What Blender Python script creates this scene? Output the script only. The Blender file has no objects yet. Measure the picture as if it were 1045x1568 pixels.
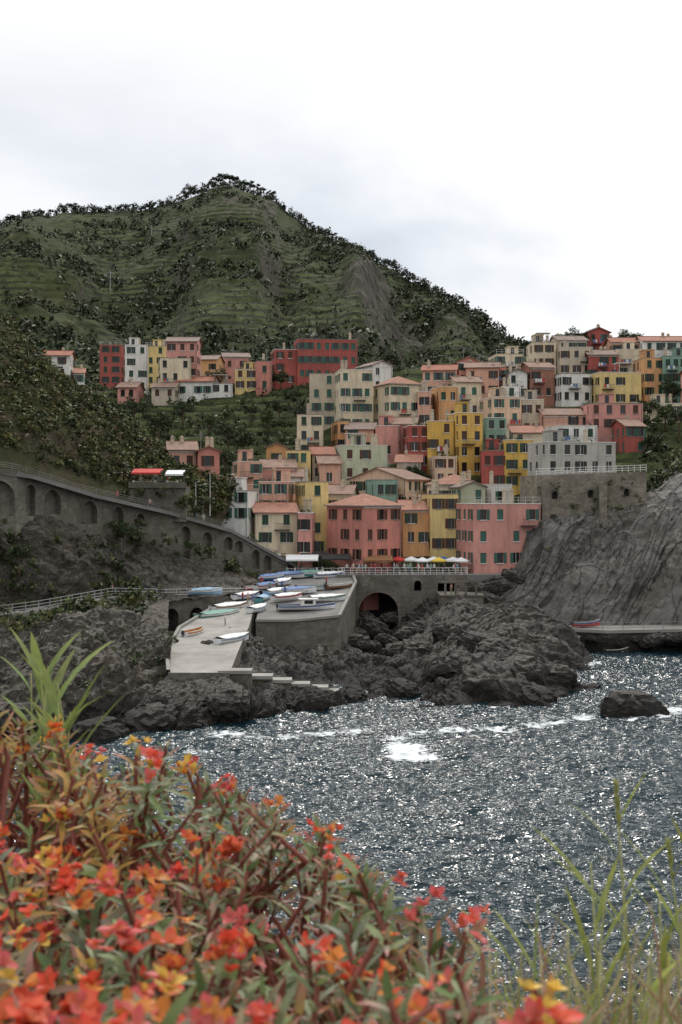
import bpy, math, random, numpy as np
from mathutils import Vector, Matrix
R=random.Random(7); NR=np.random.default_rng(5)
# survey constants : camera 22 m above the sea, looking along +Y
F=1978.;CX=522.5;HY=760.;H=22.
def W(px,py,D): return ((px-CX)/F*D, D, H-(py-HY)/F*D)
SC=bpy.context.scene; COL=SC.collection
# ---------------------------------------------------------------- noise
def hsh(i,j,k):
    n=(i*73856093)^(j*19349663)^(k*83492791); n&=0x7fffffff
    n=((n^(n>>13))*1274126177)&0x7fffffff; n^=(n>>15)
    return (n&0xffffff)/float(0xffffff)
def vn(p):
    p=np.asarray(p,float)+1000.; f=np.floor(p).astype(np.int64); t=p-f; t=t*t*(3-2*t)
    x,y,z=f[...,0],f[...,1],f[...,2]; a,b,c=t[...,0],t[...,1],t[...,2]
    def g(i,j,k): return hsh(x+i,y+j,z+k)
    return ((g(0,0,0)*(1-a)+g(1,0,0)*a)*(1-b)+(g(0,1,0)*(1-a)+g(1,1,0)*a)*b)*(1-c)+((g(0,0,1)*(1-a)+g(1,0,1)*a)*(1-b)+(g(0,1,1)*(1-a)+g(1,1,1)*a)*b)*c
def fbm(p,o=5):
    s=0;a=.5;t=0
    for i in range(o):
        s=s+a*vn(p*(2**i)+i*17.3);t+=a;a*=.5
    return s/t
# ---------------------------------------------------------------- materials
def nt(name):
    m=bpy.data.materials.new(name);m.use_nodes=True;n=m.node_tree;n.nodes.clear()
    o=n.nodes.new('ShaderNodeOutputMaterial');b=n.nodes.new('ShaderNodeBsdfPrincipled');n.links.new(b.outputs[0],o.inputs[0])
    return m,n,b
def node(n,t,**k):
    x=n.nodes.new(t)
    for a,v in k.items(): setattr(x,a,v)
    return x
def pos(n,sc=(1,1,1),rot=(0,0,0)):
    g=node(n,'ShaderNodeNewGeometry');m=node(n,'ShaderNodeMapping');m.inputs['Scale'].default_value=sc
    if rot!=(0,0,0):
        m0=node(n,'ShaderNodeMapping');m0.inputs['Rotation'].default_value=rot;n.links.new(g.outputs['Position'],m0.inputs[0]);n.links.new(m0.outputs[0],m.inputs[0])
    else: n.links.new(g.outputs['Position'],m.inputs[0])
    return m.outputs[0]
def noise(n,vec,sc,det=5,rough=.6,dist=0):
    x=node(n,'ShaderNodeTexNoise');x.inputs['Scale'].default_value=sc;x.inputs['Detail'].default_value=det;x.inputs['Roughness'].default_value=rough;x.inputs['Distortion'].default_value=dist
    if vec is not None:n.links.new(vec,x.inputs['Vector'])
    return x.outputs['Fac']
def ramp(n,fac,stops):
    r=node(n,'ShaderNodeValToRGB');e=r.color_ramp.elements
    while len(e)<len(stops): e.new(.5)
    for i,(p,c) in enumerate(stops):
        e[i].position=p;e[i].color=(c if len(c)==4 else (*c,1)) if not isinstance(c,(int,float)) else (c,c,c,1)
    n.links.new(fac,r.inputs[0]);return r.outputs[0]
def mix(n,f,a,b,mode='MIX'):
    m=node(n,'ShaderNodeMix',data_type='RGBA',blend_type=mode)
    for s,v in ((0,f),(6,a),(7,b)):
        if hasattr(v,'is_linked'): n.links.new(v,m.inputs[s])
        else: m.inputs[s].default_value=(v if s==0 else (*v,1))
    return m.outputs[2]
def math_(n,op,a,b=0,clamp=False):
    m=node(n,'ShaderNodeMath',operation=op,use_clamp=clamp)
    for s,v in ((0,a),(1,b)):
        if hasattr(v,'is_linked'): n.links.new(v,m.inputs[s])
        else: m.inputs[s].default_value=v
    return m.outputs[0]
def bump(n,b,h,st,dist=.1):
    x=node(n,'ShaderNodeBump');x.inputs['Strength'].default_value=st;x.inputs['Distance'].default_value=dist
    n.links.new(h,x.inputs['Height']);n.links.new(x.outputs[0],b.inputs['Normal'])
def sc3(c,k): return tuple(min(1,v*k) for v in c)
MC={}
def M(name,col,rough=.85,var=.22,scale=1.,bs=.3,st=(1,1,1),fine=8.,spec=.3):
    if name in MC:return MC[name]
    m,n,b=nt(name)
    f=noise(n,pos(n,st),scale,6,.65);f2=noise(n,pos(n),fine,3)
    c=ramp(n,f,[(.3,sc3(col,1-var)),(.7,sc3(col,1+var*.6))])
    c=mix(n,ramp(n,f2,[(.35,.3),(.65,0.)]),c,sc3(col,.72))
    n.links.new(c,b.inputs['Base Color']);b.inputs['Roughness'].default_value=rough;b.inputs['Specular IOR Level'].default_value=spec
    if bs: bump(n,b,f2,bs,.03)
    MC[name]=m;return m
def masonry(name,col,course=.42,streak=.5):
    m,n,b=nt(name)
    big_=noise(n,pos(n),.22,6,.7);v=pos(n,(1,1,1));br=node(n,'ShaderNodeTexVoronoi');br.inputs['Scale'].default_value=1.;
    mp=pos(n,(1/.7,1/.7,1/course));n.links.new(mp,br.inputs['Vector'])
    c=ramp(n,big_,[(.3,sc3(col,.5)),(.5,sc3(col,.9)),(.72,sc3(col,1.35))])
    cc=node(n,'ShaderNodeSeparateXYZ');n.links.new(br.outputs['Color'],cc.inputs[0])
    c=mix(n,ramp(n,cc.outputs[0],[(0.,.65),(1.,0.)]),c,sc3(col,.5))
    st=noise(n,pos(n,(1.3,1.3,.2)),.8,6,.7);c=mix(n,ramp(n,st,[(.5,0.),(.75,streak)]),c,(.05,.05,.04))
    gr=noise(n,pos(n),.5,5,.7);c=mix(n,ramp(n,gr,[(.54,0.),(.7,.55)]),c,(.07,.08,.035))
    n.links.new(c,b.inputs['Base Color']);b.inputs['Roughness'].default_value=.95;b.inputs['Specular IOR Level'].default_value=.15
    bump(n,b,math_(n,'ADD',cc.outputs[0],noise(n,v,5.,4)),.8,.12);MC[name]=m;return m
def wallmat(name,col):
    if name in MC:return MC[name]
    m,n,b=nt(name)
    big=noise(n,pos(n,(1,1,1)),.25,4);st=noise(n,pos(n,(1.4,1.4,.18)),1.1,5,.7);sp=noise(n,pos(n),4.,4,.7)
    c=ramp(n,big,[(.3,sc3(col,.82)),(.7,sc3(col,1.08))])
    gr=sum(col)/3
    c=mix(n,ramp(n,st,[(.47,0.),(.72,.65)]),c,tuple(.5*(v*.6+gr*.32) for v in col))
    c=mix(n,ramp(n,sp,[(.55,0.),(.75,.4)]),c,tuple(.5*v+.5*gr for v in col))
    n.links.new(c,b.inputs['Base Color']);b.inputs['Roughness'].default_value=.9;b.inputs['Specular IOR Level'].default_value=.2
    bump(n,b,sp,.3,.03);MC[name]=m;return m
def rockmat(name,c1,c2,c3,rot=(0,0,0),an=(1,1,1),bs=.9,sc=.5,cr_an=(1,1,3),cs=.5,cst=.45,ginger=.6,lines=False):
    m,n,b=nt(name)
    v=pos(n,an,rot);f=noise(n,v,sc,9,.7 if not lines else .55,.4);g=noise(n,v,sc*.22,4,.6);h2=noise(n,pos(n,(1,1,1)),sc*4,6,.75)
    c=ramp(n,f,[(.3,c1),(.5,c2),(.7,c3)])
    c=mix(n,ramp(n,g,[(.42,0.),(.65,ginger)]),c,(c2[0]*1.05,c2[1]*.88,c2[2]*.7))
    c=mix(n,ramp(n,h2,[(.35,.6),(.55,0.)]),c,sc3(c1,.6))
    rt=rot if rot!=(0,0,0) else (.35,.45,.2)
    mp=pos(n,cr_an,rt)
    if lines:
        a1=noise(n,mp,cs,3,.5,.4);a2=noise(n,pos(n,(cr_an[0]*.7,1,cr_an[2]*1.8),(rt[0],rt[1]+.5,rt[2]+.3)),cs*.8,2,.5)
        a3=noise(n,pos(n,(cr_an[0]*1.6,1,cr_an[2]),(rt[0],rt[1]-.15,rt[2])),cs*1.3,2,.5,.3)
        d1=math_(n,'ABSOLUTE',math_(n,'SUBTRACT',a1,.5));d2=math_(n,'ABSOLUTE',math_(n,'SUBTRACT',a2,.46));d3=math_(n,'ABSOLUTE',math_(n,'SUBTRACT',a3,.52))
        cr=math_(n,'MULTIPLY',math_(n,'MULTIPLY',ramp(n,d1,[(0.,0.),(.012,.5),(.035,1.)]),ramp(n,d2,[(0.,.2),(.006,.7),(.018,1.)])),ramp(n,d3,[(0.,.3),(.006,.75),(.02,1.)]))
        c=mix(n,ramp(n,a1,[(.5,0.),(.53,.35)]),c,sc3(c2,.72));c=mix(n,ramp(n,a3,[(.52,0.),(.54,.3)]),c,c3)
    else:
        vo=node(n,'ShaderNodeTexVoronoi',feature='DISTANCE_TO_EDGE');vo.inputs['Scale'].default_value=cs
        dv=node(n,'ShaderNodeVectorMath',operation='ADD');nn=node(n,'ShaderNodeTexNoise');nn.inputs['Scale'].default_value=.5;nn.inputs['Detail'].default_value=5;n.links.new(mp,nn.inputs['Vector']);
        s2=node(n,'ShaderNodeVectorMath',operation='SCALE');s2.inputs['Scale'].default_value=2.6;n.links.new(nn.outputs['Color'],s2.inputs[0]);n.links.new(mp,dv.inputs[0]);n.links.new(s2.outputs[0],dv.inputs[1]);n.links.new(dv.outputs[0],vo.inputs['Vector'])
        cr=ramp(n,vo.outputs['Distance'],[(0.,.0),(.035,.75),(.09,1.)])
    c=mix(n,math_(n,'MULTIPLY',math_(n,'SUBTRACT',1.,cr),cst),c,(.02,.019,.017))
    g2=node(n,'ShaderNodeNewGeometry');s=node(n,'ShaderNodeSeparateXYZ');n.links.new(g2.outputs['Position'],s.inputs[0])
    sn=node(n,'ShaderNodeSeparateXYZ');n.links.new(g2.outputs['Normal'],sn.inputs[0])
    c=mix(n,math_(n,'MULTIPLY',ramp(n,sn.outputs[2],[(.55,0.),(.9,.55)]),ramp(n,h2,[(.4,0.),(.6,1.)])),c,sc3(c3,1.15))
    z=math_(n,'ADD',s.outputs[2],math_(n,'MULTIPLY',f,-2.4))
    wf=ramp(n,math_(n,'MULTIPLY',z,.25),[(0.02,1.),(.28,0.)])
    c=mix(n,math_(n,'MULTIPLY',wf,.85),c,(.013,.011,.009))
    n.links.new(c,b.inputs['Base Color']);b.inputs['Roughness'].default_value=.75;b.inputs['Specular IOR Level'].default_value=.3
    hh=math_(n,'ADD',math_(n,'ADD',f,math_(n,'MULTIPLY',h2,.3)),math_(n,'MULTIPLY',cr,.35*cst))
    bump(n,b,hh,bs,.8);MC[name]=m;return m
def terrmat(name,dark,light,rock,terr=.6,per=2.6,slope=(.55,.75),sc=.06,line=(.025,.03,.018),rockmask=False):
    m,n,b=nt(name)
    f=noise(n,pos(n),sc,7,.65);f2=noise(n,pos(n),sc*9,5,.7);big=noise(n,pos(n),sc*.5,4);pt=noise(n,pos(n),sc*1.6,4,.6)
    c=ramp(n,f2,[(.35,dark),(.65,light)])
    c=mix(n,ramp(n,f,[(.4,.0),(.6,.8)]),c,dark)
    c=mix(n,ramp(n,pt,[(.52,0.),(.68,.4)]),c,(light[0]*1.2,light[1]*1.02,light[2]*1.1))
    g=node(n,'ShaderNodeNewGeometry');s=node(n,'ShaderNodeSeparateXYZ');n.links.new(g.outputs['Position'],s.inputs[0])
    z=math_(n,'ADD',s.outputs[2],math_(n,'MULTIPLY',f,5.))
    w=math_(n,'FRACT',math_(n,'DIVIDE',z,per))
    w=ramp(n,w,[(0.,1.),(.3,1.),(.4,0.),(.9,0.),(1.,1.)])
    tm=math_(n,'MULTIPLY',ramp(n,big,[(.43,0.),(.52,terr)]),ramp(n,pt,[(.3,.2),(.48,1.)]))
    brk=ramp(n,f2,[(.35,.1),(.6,1.)])
    w2=math_(n,'MULTIPLY',tm,math_(n,'SUBTRACT',1.,w))
    c=mix(n,math_(n,'MULTIPLY',w2,brk),c,sc3(light,1.3))
    c=mix(n,math_(n,'MULTIPLY',tm,w),c,line)
    sn=node(n,'ShaderNodeSeparateXYZ');n.links.new(g.outputs['Normal'],sn.inputs[0])
    sl=math_(n,'ADD',sn.outputs[2],math_(n,'MULTIPLY',math_(n,'SUBTRACT',f2,.5),.35))
    c=mix(n,ramp(n,sl,[(slope[0],.85),(slope[1],0.)]),c,rock)
    if rockmask:
        at=node(n,'ShaderNodeAttribute',attribute_name='Col');sp=node(n,'ShaderNodeSeparateColor');n.links.new(at.outputs['Color'],sp.inputs[0])
        rk=ramp(n,noise(n,pos(n,(1,1,.5)),.13,8,.75),[(.35,sc3(rock,.35)),(.5,sc3(rock,.9)),(.68,sc3(rock,1.7))])
        e=math_(n,'ADD',sp.outputs[0],math_(n,'ADD',math_(n,'MULTIPLY',math_(n,'SUBTRACT',f2,.5),2.),math_(n,'MULTIPLY',math_(n,'SUBTRACT',pt,.5),2.)))
        c=mix(n,ramp(n,e,[(.5,0.),(.7,.85)]),c,rk)
    n.links.new(c,b.inputs['Base Color']);b.inputs['Roughness'].default_value=.95;b.inputs['Specular IOR Level'].default_value=.1
    bump(n,b,f2,.8,1.5);MC[name]=m;return m
def leafmat(name,rough=.6,tr=.25):
    m,n,b=nt(name)
    a=node(n,'ShaderNodeAttribute',attribute_name='Col')
    f=noise(n,pos(n),40,2);c=mix(n,ramp(n,f,[(.3,.3),(.7,0.)]),a.outputs['Color'],(.02,.03,.01))
    n.links.new(c,b.inputs['Base Color']);b.inputs['Roughness'].default_value=rough;b.inputs['Specular IOR Level'].default_value=.25
    if tr:
        t=node(n,'ShaderNodeBsdfTranslucent');n.links.new(c,t.inputs[0]);ms=node(n,'ShaderNodeMixShader');ms.inputs[0].default_value=tr
        n.links.new(b.outputs[0],ms.inputs[1]);n.links.new(t.outputs[0],ms.inputs[2]);n.links.new(ms.outputs[0],n.nodes['Material Output'].inputs[0])
    MC[name]=m;return m
# ---------------------------------------------------------------- mesh helpers
def link(o,par=None):
    COL.objects.link(o)
    if par is not None:o.parent=par
    return o
def empty(name,loc=(0,0,0),rz=0):
    e=bpy.data.objects.new(name,None);e.empty_display_size=.3;e.location=loc;e.rotation_euler=(0,0,rz);return link(e)
def big(name,V,Q,mat,col=None,smooth=False,par=None):
    V=np.ascontiguousarray(V,np.float32);Q=np.ascontiguousarray(Q,np.int32);k=Q.shape[1];me=bpy.data.meshes.new(name)
    me.vertices.add(len(V));me.vertices.foreach_set('co',V.ravel());me.loops.add(Q.size);me.loops.foreach_set('vertex_index',Q.ravel())
    me.polygons.add(len(Q));me.polygons.foreach_set('loop_start',np.arange(0,Q.size,k,dtype=np.int32));me.polygons.foreach_set('loop_total',np.full(len(Q),k,np.int32))
    if col is not None:
        a=me.color_attributes.new('Col','FLOAT_COLOR','POINT');c=np.ones((len(V),4),np.float32);c[:,:col.shape[1]]=col;a.data.foreach_set('color',c.ravel())
    me.materials.append(mat);me.update(calc_edges=True)
    me.polygons.foreach_set('use_smooth',np.full(len(Q),smooth));me.validate()
    return link(bpy.data.objects.new(name,me),par)
class MB:
    def __init__(s): s.v=[];s.f=[];s.m=[]
    def face(s,pts,mi=0):
        b=len(s.v);s.v+= [tuple(p) for p in pts];s.f.append(tuple(range(b,b+len(pts))));s.m.append(mi)
    def box(s,a,b,mi=0,T=None):
        x0,y0,z0=a;x1,y1,z1=b
        P=[(x0,y0,z0),(x1,y0,z0),(x1,y1,z0),(x0,y1,z0),(x0,y0,z1),(x1,y0,z1),(x1,y1,z1),(x0,y1,z1)]
        if T:P=[T(p) for p in P]
        i=len(s.v);s.v+=P
        for f in ((0,3,2,1),(4,5,6,7),(0,1,5,4),(1,2,6,5),(2,3,7,6),(3,0,4,7)): s.f.append(tuple(i+k for k in f));s.m.append(mi)
    def tube(s,pts,rs,n=6,mi=0,cap=True):
        b0=len(s.v);pts=[Vector(p) for p in pts]
        if not hasattr(rs,'__len__'):rs=[rs]*len(pts)
        for i,p in enumerate(pts):
            d=(pts[min(i+1,len(pts)-1)]-pts[max(i-1,0)]).normalized();u=d.cross(Vector((0.13,.31,.94)) if abs(d.z)<.9 else Vector((1,0,0))).normalized();w=d.cross(u)
            for k in range(n):
                a=2*math.pi*k/n;s.v.append(tuple(p+(u*math.cos(a)+w*math.sin(a))*rs[i]))
        for i in range(len(pts)-1):
            for k in range(n):
                s.f.append((b0+i*n+k,b0+i*n+(k+1)%n,b0+(i+1)*n+(k+1)%n,b0+(i+1)*n+k));s.m.append(mi)
        if cap: s.f.append(tuple(b0+(len(pts)-1)*n+k for k in range(n)));s.m.append(mi);s.f.append(tuple(b0+k for k in range(n))[::-1]);s.m.append(mi)
    def obj(s,name,mats,par=None,smooth=False):
        if not s.f:return None
        me=bpy.data.meshes.new(name);me.from_pydata(s.v,[],s.f)
        for m in (mats if isinstance(mats,(list,tuple)) else [mats]):me.materials.append(m)
        me.polygons.foreach_set('material_index',s.m);me.polygons.foreach_set('use_smooth',[smooth]*len(s.f));me.update()
        return link(bpy.data.objects.new(name,me),par)
def gridobj(name,P,mat,smooth,col=None):
    nv,nu=P.shape[:2];i=np.arange(nv*nu).reshape(nv,nu)
    Q=np.stack([i[:-1,:-1],i[:-1,1:],i[1:,1:],i[1:,:-1]],-1).reshape(-1,4)
    return big(name,P.reshape(-1,3),Q,mat,col,smooth)
def resamp(rows,nu,nv,survey=True):
    A=np.array([[W(*p) if survey else p for p in r] for r in rows],float)
    cu=np.concatenate([[0],np.cumsum(np.linalg.norm(np.diff(A,axis=1),axis=2).mean(0))]);cu/=cu[-1]
    u=np.linspace(0,1,nu);B=np.stack([np.stack([np.interp(u,cu,A[r,:,k]) for k in range(3)],-1) for r in range(len(A))])
    cv=np.concatenate([[0],np.cumsum(np.linalg.norm(np.diff(B,axis=0),axis=2).mean(1))]);cv/=cv[-1]
    v=np.linspace(0,1,nv);j=np.clip(np.searchsorted(cv,v,'right')-1,0,len(cv)-2);t=((v-cv[j])/(cv[j+1]-cv[j]))[:,None,None]
    return B[j]*(1-t)+B[j+1]*t, cv, v
def normals(P):
    du=np.gradient(P,axis=1);dv=np.gradient(P,axis=0);n=np.cross(du,dv);return n/(np.linalg.norm(n,axis=2,keepdims=True)+1e-9)
def rot3(ax,ay):
    return np.array(Matrix.Rotation(ax,3,'X')@Matrix.Rotation(ay,3,'Y'))
def patch(name,rows,nu,nv,amp,fs,mat,amps=None,smooth=False,dip=(.5,.5),an=(1,1,3.5),survey=True,ledge=.5,slab_=False):
    P,cv,v=resamp(rows,nu,nv,survey);N=normals(P)
    Q=(P@rot3(*dip))*np.array(an)
    if slab_:
        d=(fbm(P*.12,3)*2-1)*1.2
        for f_,k_,w_ in ((.05,0,1.6),(.11,40,.9),(.2,90,.35)):
            st=fbm(Q*f_+k_,2)*7;fl=np.floor(st);d=d+w_*((fl+np.clip((st-fl)*5-3.5,0,1))/7-.5+.35*((st-fl)/7))*2.4
        d=d+(fbm(P*.9,3)-.5)*.35
    else:
        d=(fbm(P*fs,5)*2-1)*1.1+ (1-np.abs(2*fbm(Q*fs,4)-1)*2.2)*.55
        st=fbm(Q*fs*.8+31,3)*9;st=np.floor(st)+np.clip((st-np.floor(st))*3-1,0,1);d=d+ledge*((st/9)-.5)*3
        st=fbm(Q*fs*2.6+77,3)*8;st=np.floor(st)+np.clip((st-np.floor(st))*4-1.5,0,1);d=d+ledge*((st/8)-.5)*1.5
        d=d+(fbm(P*fs*5,3)-.5)*.6
    a=amp*(np.interp(v,cv,amps)[:,None] if amps is not None else 1.)
    P=P+N*(d*a)[...,None]
    gridobj(name,P,mat,smooth);return P
def ribbon(name,pts,wid,th,mat,dirx=None):
    mb=MB();L=[];Rr=[]
    for i,p in enumerate(pts):
        a=Vector(pts[max(i-1,0)]);b=Vector(pts[min(i+1,len(pts)-1)]);d=(b-a);d.z=0;d.normalize();n=Vector((-d.y,d.x,0));p=Vector(p);L.append(p+n*wid/2);Rr.append(p-n*wid/2)
    for i in range(len(pts)-1):
        dz=Vector((0,0,th));a,b,c,d=Rr[i],Rr[i+1],L[i+1],L[i]
        mb.face([a,b,c,d]);mb.face([a-dz,b-dz,b,a]);mb.face([d,c,c-dz,d-dz]);
    for i in (0,-1): mb.face([L[i],Rr[i],Rr[i]-dz,L[i]-dz])
    return mb.obj(name,mat)
def interp3(pts,n):
    A=np.array(pts,float);c=np.concatenate([[0],np.cumsum(np.linalg.norm(np.diff(A,axis=0),axis=1))]);u=np.linspace(0,c[-1],n)
    return [tuple(np.interp(t,c,A[:,k]) for k in range(3)) for t in u],c[-1]
def railing(pts,name='metal_railing',h=1.05,step=1.6,mat=None,r=.035):
    A,L=interp3(pts,2);A,L=interp3(pts,max(2,int(L/step)+1) if L>step else 2);mb=MB()
    for p in A: mb.tube([p,(p[0],p[1],p[2]+h)],r,5)
    for k in (1.,.62,.3): mb.tube([(p[0],p[1],p[2]+h*k) for p in A],r*.75,4)
    return mb.obj(name,mat or MET)
# ---------------------------------------------------------------- base materials
MET=M('painted_metal',(.45,.46,.46),.5,.1)
GREYMET=M('galvanised_metal',(.2,.2,.2),.6,.1)
DARKMET=M('dark_iron',(.05,.05,.055),.5,.1)
STONE=masonry('masonry',(.22,.2,.17))
STONE2=masonry('old_masonry',(.19,.175,.145))
SHADE=M('recess_shade',(.07,.066,.06),.95,.3,.7,.6)  # darker stone for recess backs, their shade is painted into the colour
CONC=M('concrete',(.28,.27,.245),.9,.25,.4,.4,(1,1,1),3.)
PAVE=M('paving',(.2,.192,.18),.9,.32,.3,.3,(1,1,1),2.5)
GLASS=M('window_glass',(.018,.02,.022),.15,.3,1,.0,spec=.5)
WHITE=M('white_plaster',(.74,.72,.68),.85,.12,.5,.2)
ROOFS=[M('roof_tiles_%d'%i,c,.9,.38,1.1,.8,(1,1,1),3.2) for i,c in enumerate([(.31,.13,.085),(.27,.175,.135),(.34,.17,.12),(.24,.18,.15)])]
FLAT=M('flat_roof',(.26,.22,.195),.95,.3,.5,.4)
SHUT=[M('shutter_green',(.03,.07,.045),.6,.2),M('shutter_dark',(.03,.035,.03),.6,.2),M('shutter_brown',(.09,.045,.03),.6,.2),M('shutter_teal',(.05,.13,.1),.6,.2)]
WC=dict(pink=(.64,.31,.255),coral=(.6,.25,.195),salmon=(.71,.41,.3),red=(.42,.11,.09),yellow=(.76,.58,.25),mustard=(.68,.44,.11),cream=(.74,.63,.45),beige=(.57,.49,.37),
 white=(.8,.78,.72),orange=(.68,.37,.17),green=(.5,.53,.38),teal=(.24,.38,.3),grey=(.45,.435,.39),peach=(.75,.54,.37),brown=(.38,.18,.13),stone=(.25,.23,.2))
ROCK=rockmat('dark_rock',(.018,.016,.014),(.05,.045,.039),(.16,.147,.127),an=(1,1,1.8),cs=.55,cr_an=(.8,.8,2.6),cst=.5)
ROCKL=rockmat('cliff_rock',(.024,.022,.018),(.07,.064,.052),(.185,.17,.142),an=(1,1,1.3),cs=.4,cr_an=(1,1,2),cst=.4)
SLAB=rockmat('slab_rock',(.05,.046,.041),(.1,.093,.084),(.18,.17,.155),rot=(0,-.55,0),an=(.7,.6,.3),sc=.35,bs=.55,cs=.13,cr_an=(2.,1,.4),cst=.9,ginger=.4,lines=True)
LEAF=leafmat('foliage',.6,0);LEAF2=leafmat('flower_foliage',.45,.35)
BARK=M('bark',(.12,.08,.055),.95,.3,3,.6)
# ---------------------------------------------------------------- foliage
def veg(name,C,Rd,col,per=30,leaf=.33,par=None,flat=.8,mat=None):
    C=np.asarray(C,float);N=len(C);Rd=np.asarray(Rd,float)
    d=NR.normal(size=(N,per,3));d/=np.linalg.norm(d,axis=2,keepdims=True);d*=(NR.random((N,per,1))**.45)
    lump=1+.35*np.sin(d[...,:1]*5+C[:,None,:1])*np.cos(d[...,1:2]*4+C[:,None,1:2])
    P=C[:,None]+d*lump*Rd[:,None,None]*np.array([1,1,flat])
    a=NR.normal(size=(N,per,3));a/=np.linalg.norm(a,axis=2,keepdims=True);b=np.cross(a,NR.normal(size=(N,per,3)));b/=np.linalg.norm(b,axis=2,keepdims=True)
    s=leaf*Rd[:,None,None]*(.6+.8*NR.random((N,per,1)))
    V=np.stack([P-a*s,P-b*s*.55,P+a*s,P+b*s*.55],2).reshape(-1,3)
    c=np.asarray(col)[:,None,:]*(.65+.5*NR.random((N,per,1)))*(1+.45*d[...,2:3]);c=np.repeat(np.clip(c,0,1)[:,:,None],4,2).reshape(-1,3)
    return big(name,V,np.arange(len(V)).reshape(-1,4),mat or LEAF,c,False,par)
def scatter(name,P,N,rmin,rmax,cols,per=30,mask=None,leaf=.33,sink=.2):
    fl=P.reshape(-1,3);idx=NR.integers(0,len(fl),N*4);C=fl[idx]
    if mask is not None:C=C[mask(C)]
    C=C[:N]+NR.normal(size=(min(N,len(C)),3))*.3;r=rmin+(rmax-rmin)*NR.random(len(C))**2;C[:,2]+=r*(.5-sink)
    cc=np.array(cols)[NR.integers(0,len(cols),len(C))]
    return veg(name,C,r,cc,per,leaf)
TREEM=[]
def maketree(k,kind):
    rr=random.Random(k);mb=MB();hgt=1.;clumps=[];
    lean=Vector((rr.uniform(-.1,.1),rr.uniform(-.1,.1),0));tp=[Vector((0,0,-.1))+lean*0,Vector((0,0,.25))+lean*.4,Vector((0,0,.5))+lean,Vector((0,0,.75))+lean*1.3]
    mb.tube(tp,[.035,.027,.02,.008],7)
    for i in range(11):
        t=rr.uniform(.3,.72) if kind!='umb' else rr.uniform(.55,.74);b=Vector((0,0,t))+lean*t*1.6;a=i*2.4+rr.uniform(-.4,.4)
        ln=(.36 if kind=='round' else .42 if kind=='umb' else .3*(1.1-t))*rr.uniform(.7,1.1);e=b+Vector((math.cos(a)*ln,math.sin(a)*ln,rr.uniform(.06,.25) if kind!='umb' else rr.uniform(.1,.2)))
        mb.tube([b,(b+e)/2+Vector((0,0,-.02)),e],[.013,.009,.004],5,cap=False)
        for q in range(4):
            clumps.append((e+Vector((rr.gauss(0,.07),rr.gauss(0,.07),rr.gauss(0,.05 if kind!='umb' else .025))),rr.uniform(.08,.15)))
    for q in range(8): clumps.append((tp[3]+Vector((rr.gauss(0,.12),rr.gauss(0,.12),rr.gauss(.05,.07 if kind!='umb' else .03))),rr.uniform(.08,.14)))
    a=mb.obj('t',BARK,smooth=True).data
    cc=[{'round':(.04,.062,.02),'umb':(.03,.045,.02),'light':(.075,.11,.03)}[kind]]*len(clumps)
    o=veg('c',[tuple(c[0]) for c in clumps],[c[1] for c in clumps],np.array([np.array(c)*rr.uniform(.7,1.35) for c in cc]),46,.24)
    b=o.data
    for ob in [x for x in COL.objects if x.data in (a,b)]: bpy.data.objects.remove(ob)
    return a,b
for k,kd in enumerate(['round','umb','light','round']): TREEM.append(maketree(k+3,kd))
def tree(p,h,k=0,name='tree'):
    e=empty(name,p,R.uniform(0,6));e.scale=(h*R.uniform(.85,1.15),h*R.uniform(.85,1.15),h);a,b=TREEM[k%4]
    link(bpy.data.objects.new('trunk',a),e);link(bpy.data.objects.new('crown',b),e)
# ---------------------------------------------------------------- mountain
rp=np.array([(-500,400),(-200,365),(0,350),(60,331),(120,328),(230,320),(290,303),(335,286),(360,287),(400,298),(425,313),(445,330),(480,352),(520,376),(550,388),(600,411),(680,458),(750,503),(800,540),(900,600),(1100,690),(1400,740)],float)
NU,NV=600,480
pxs=np.linspace(-500,1400,NU);ry=np.interp(pxs,rp[:,0],rp[:,1])+ (fbm(np.stack([pxs*.04,pxs*0,pxs*0],-1),5)-.5)*12
rD=np.interp(pxs,[-500,400,480,600,750,900,1400],[1000,930,860,760,660,600,560])
by=np.interp(pxs,[-500,300,450,600,800,1400],[600,596,584,602,650,740])
t=np.concatenate([np.linspace(0,1,NV-50),1+np.linspace(.02,.8,50)])[:,None]
Dm=380+(rD-380)*t; z0=H-(by-HY)/F*380; z1=H-(ry-HY)/F*rD
tt=np.clip(t,0,1);Z=z0+(z1-z0)*tt**.98
env=np.sin(np.pi*tt)
g=lambda c,s:np.exp(-((pxs-c)/s)**2)[None,:]
Z=Z+env*(12*g(548,28)-22*g(625,42)+8*g(330,60)-16*g(185,80)+7*g(20,70)-10*g(440,28)-7*g(265,22)+6*g(390,22)-8*g(760,30)+5*g(110,30))
Z=Z-np.clip(t-1,0,1)*(z1-20)*1.1
X=(pxs-CX)/F*Dm
P=np.stack([X,Dm+0*X,Z],-1)
PXg=pxs[None]+0*Dm;PYg=HY-(Z-H)/Dm*F
def rb(px,py,rx,ry_,rot=0):
    dx=PXg-px;dy=PYg-py;c,s=math.cos(rot),math.sin(rot);return np.exp(-((dx*c+dy*s)/rx)**2-((-dx*s+dy*c)/ry_)**2)
rmask=.85*rb(585,480,34,80,-.35)+.6*rb(555,430,25,45,-.3)+.6*rb(632,545,24,50,-.2)+.8*rb(405,318,28,15)+.7*rb(352,316,16,14)+.5*rb(700,520,40,18,.5)+.5*rb(545,530,28,28)+.5*rb(470,375,30,14,.4)+.4*rb(150,500,40,8)
rmask=np.clip(rmask,0,1.)
nf=fbm(P*np.array([.012,.012,.012]),6)-.5;rg=1-np.abs(2*fbm(P*np.array([.016,.009,.012])+70,4)-1)*2
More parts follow.
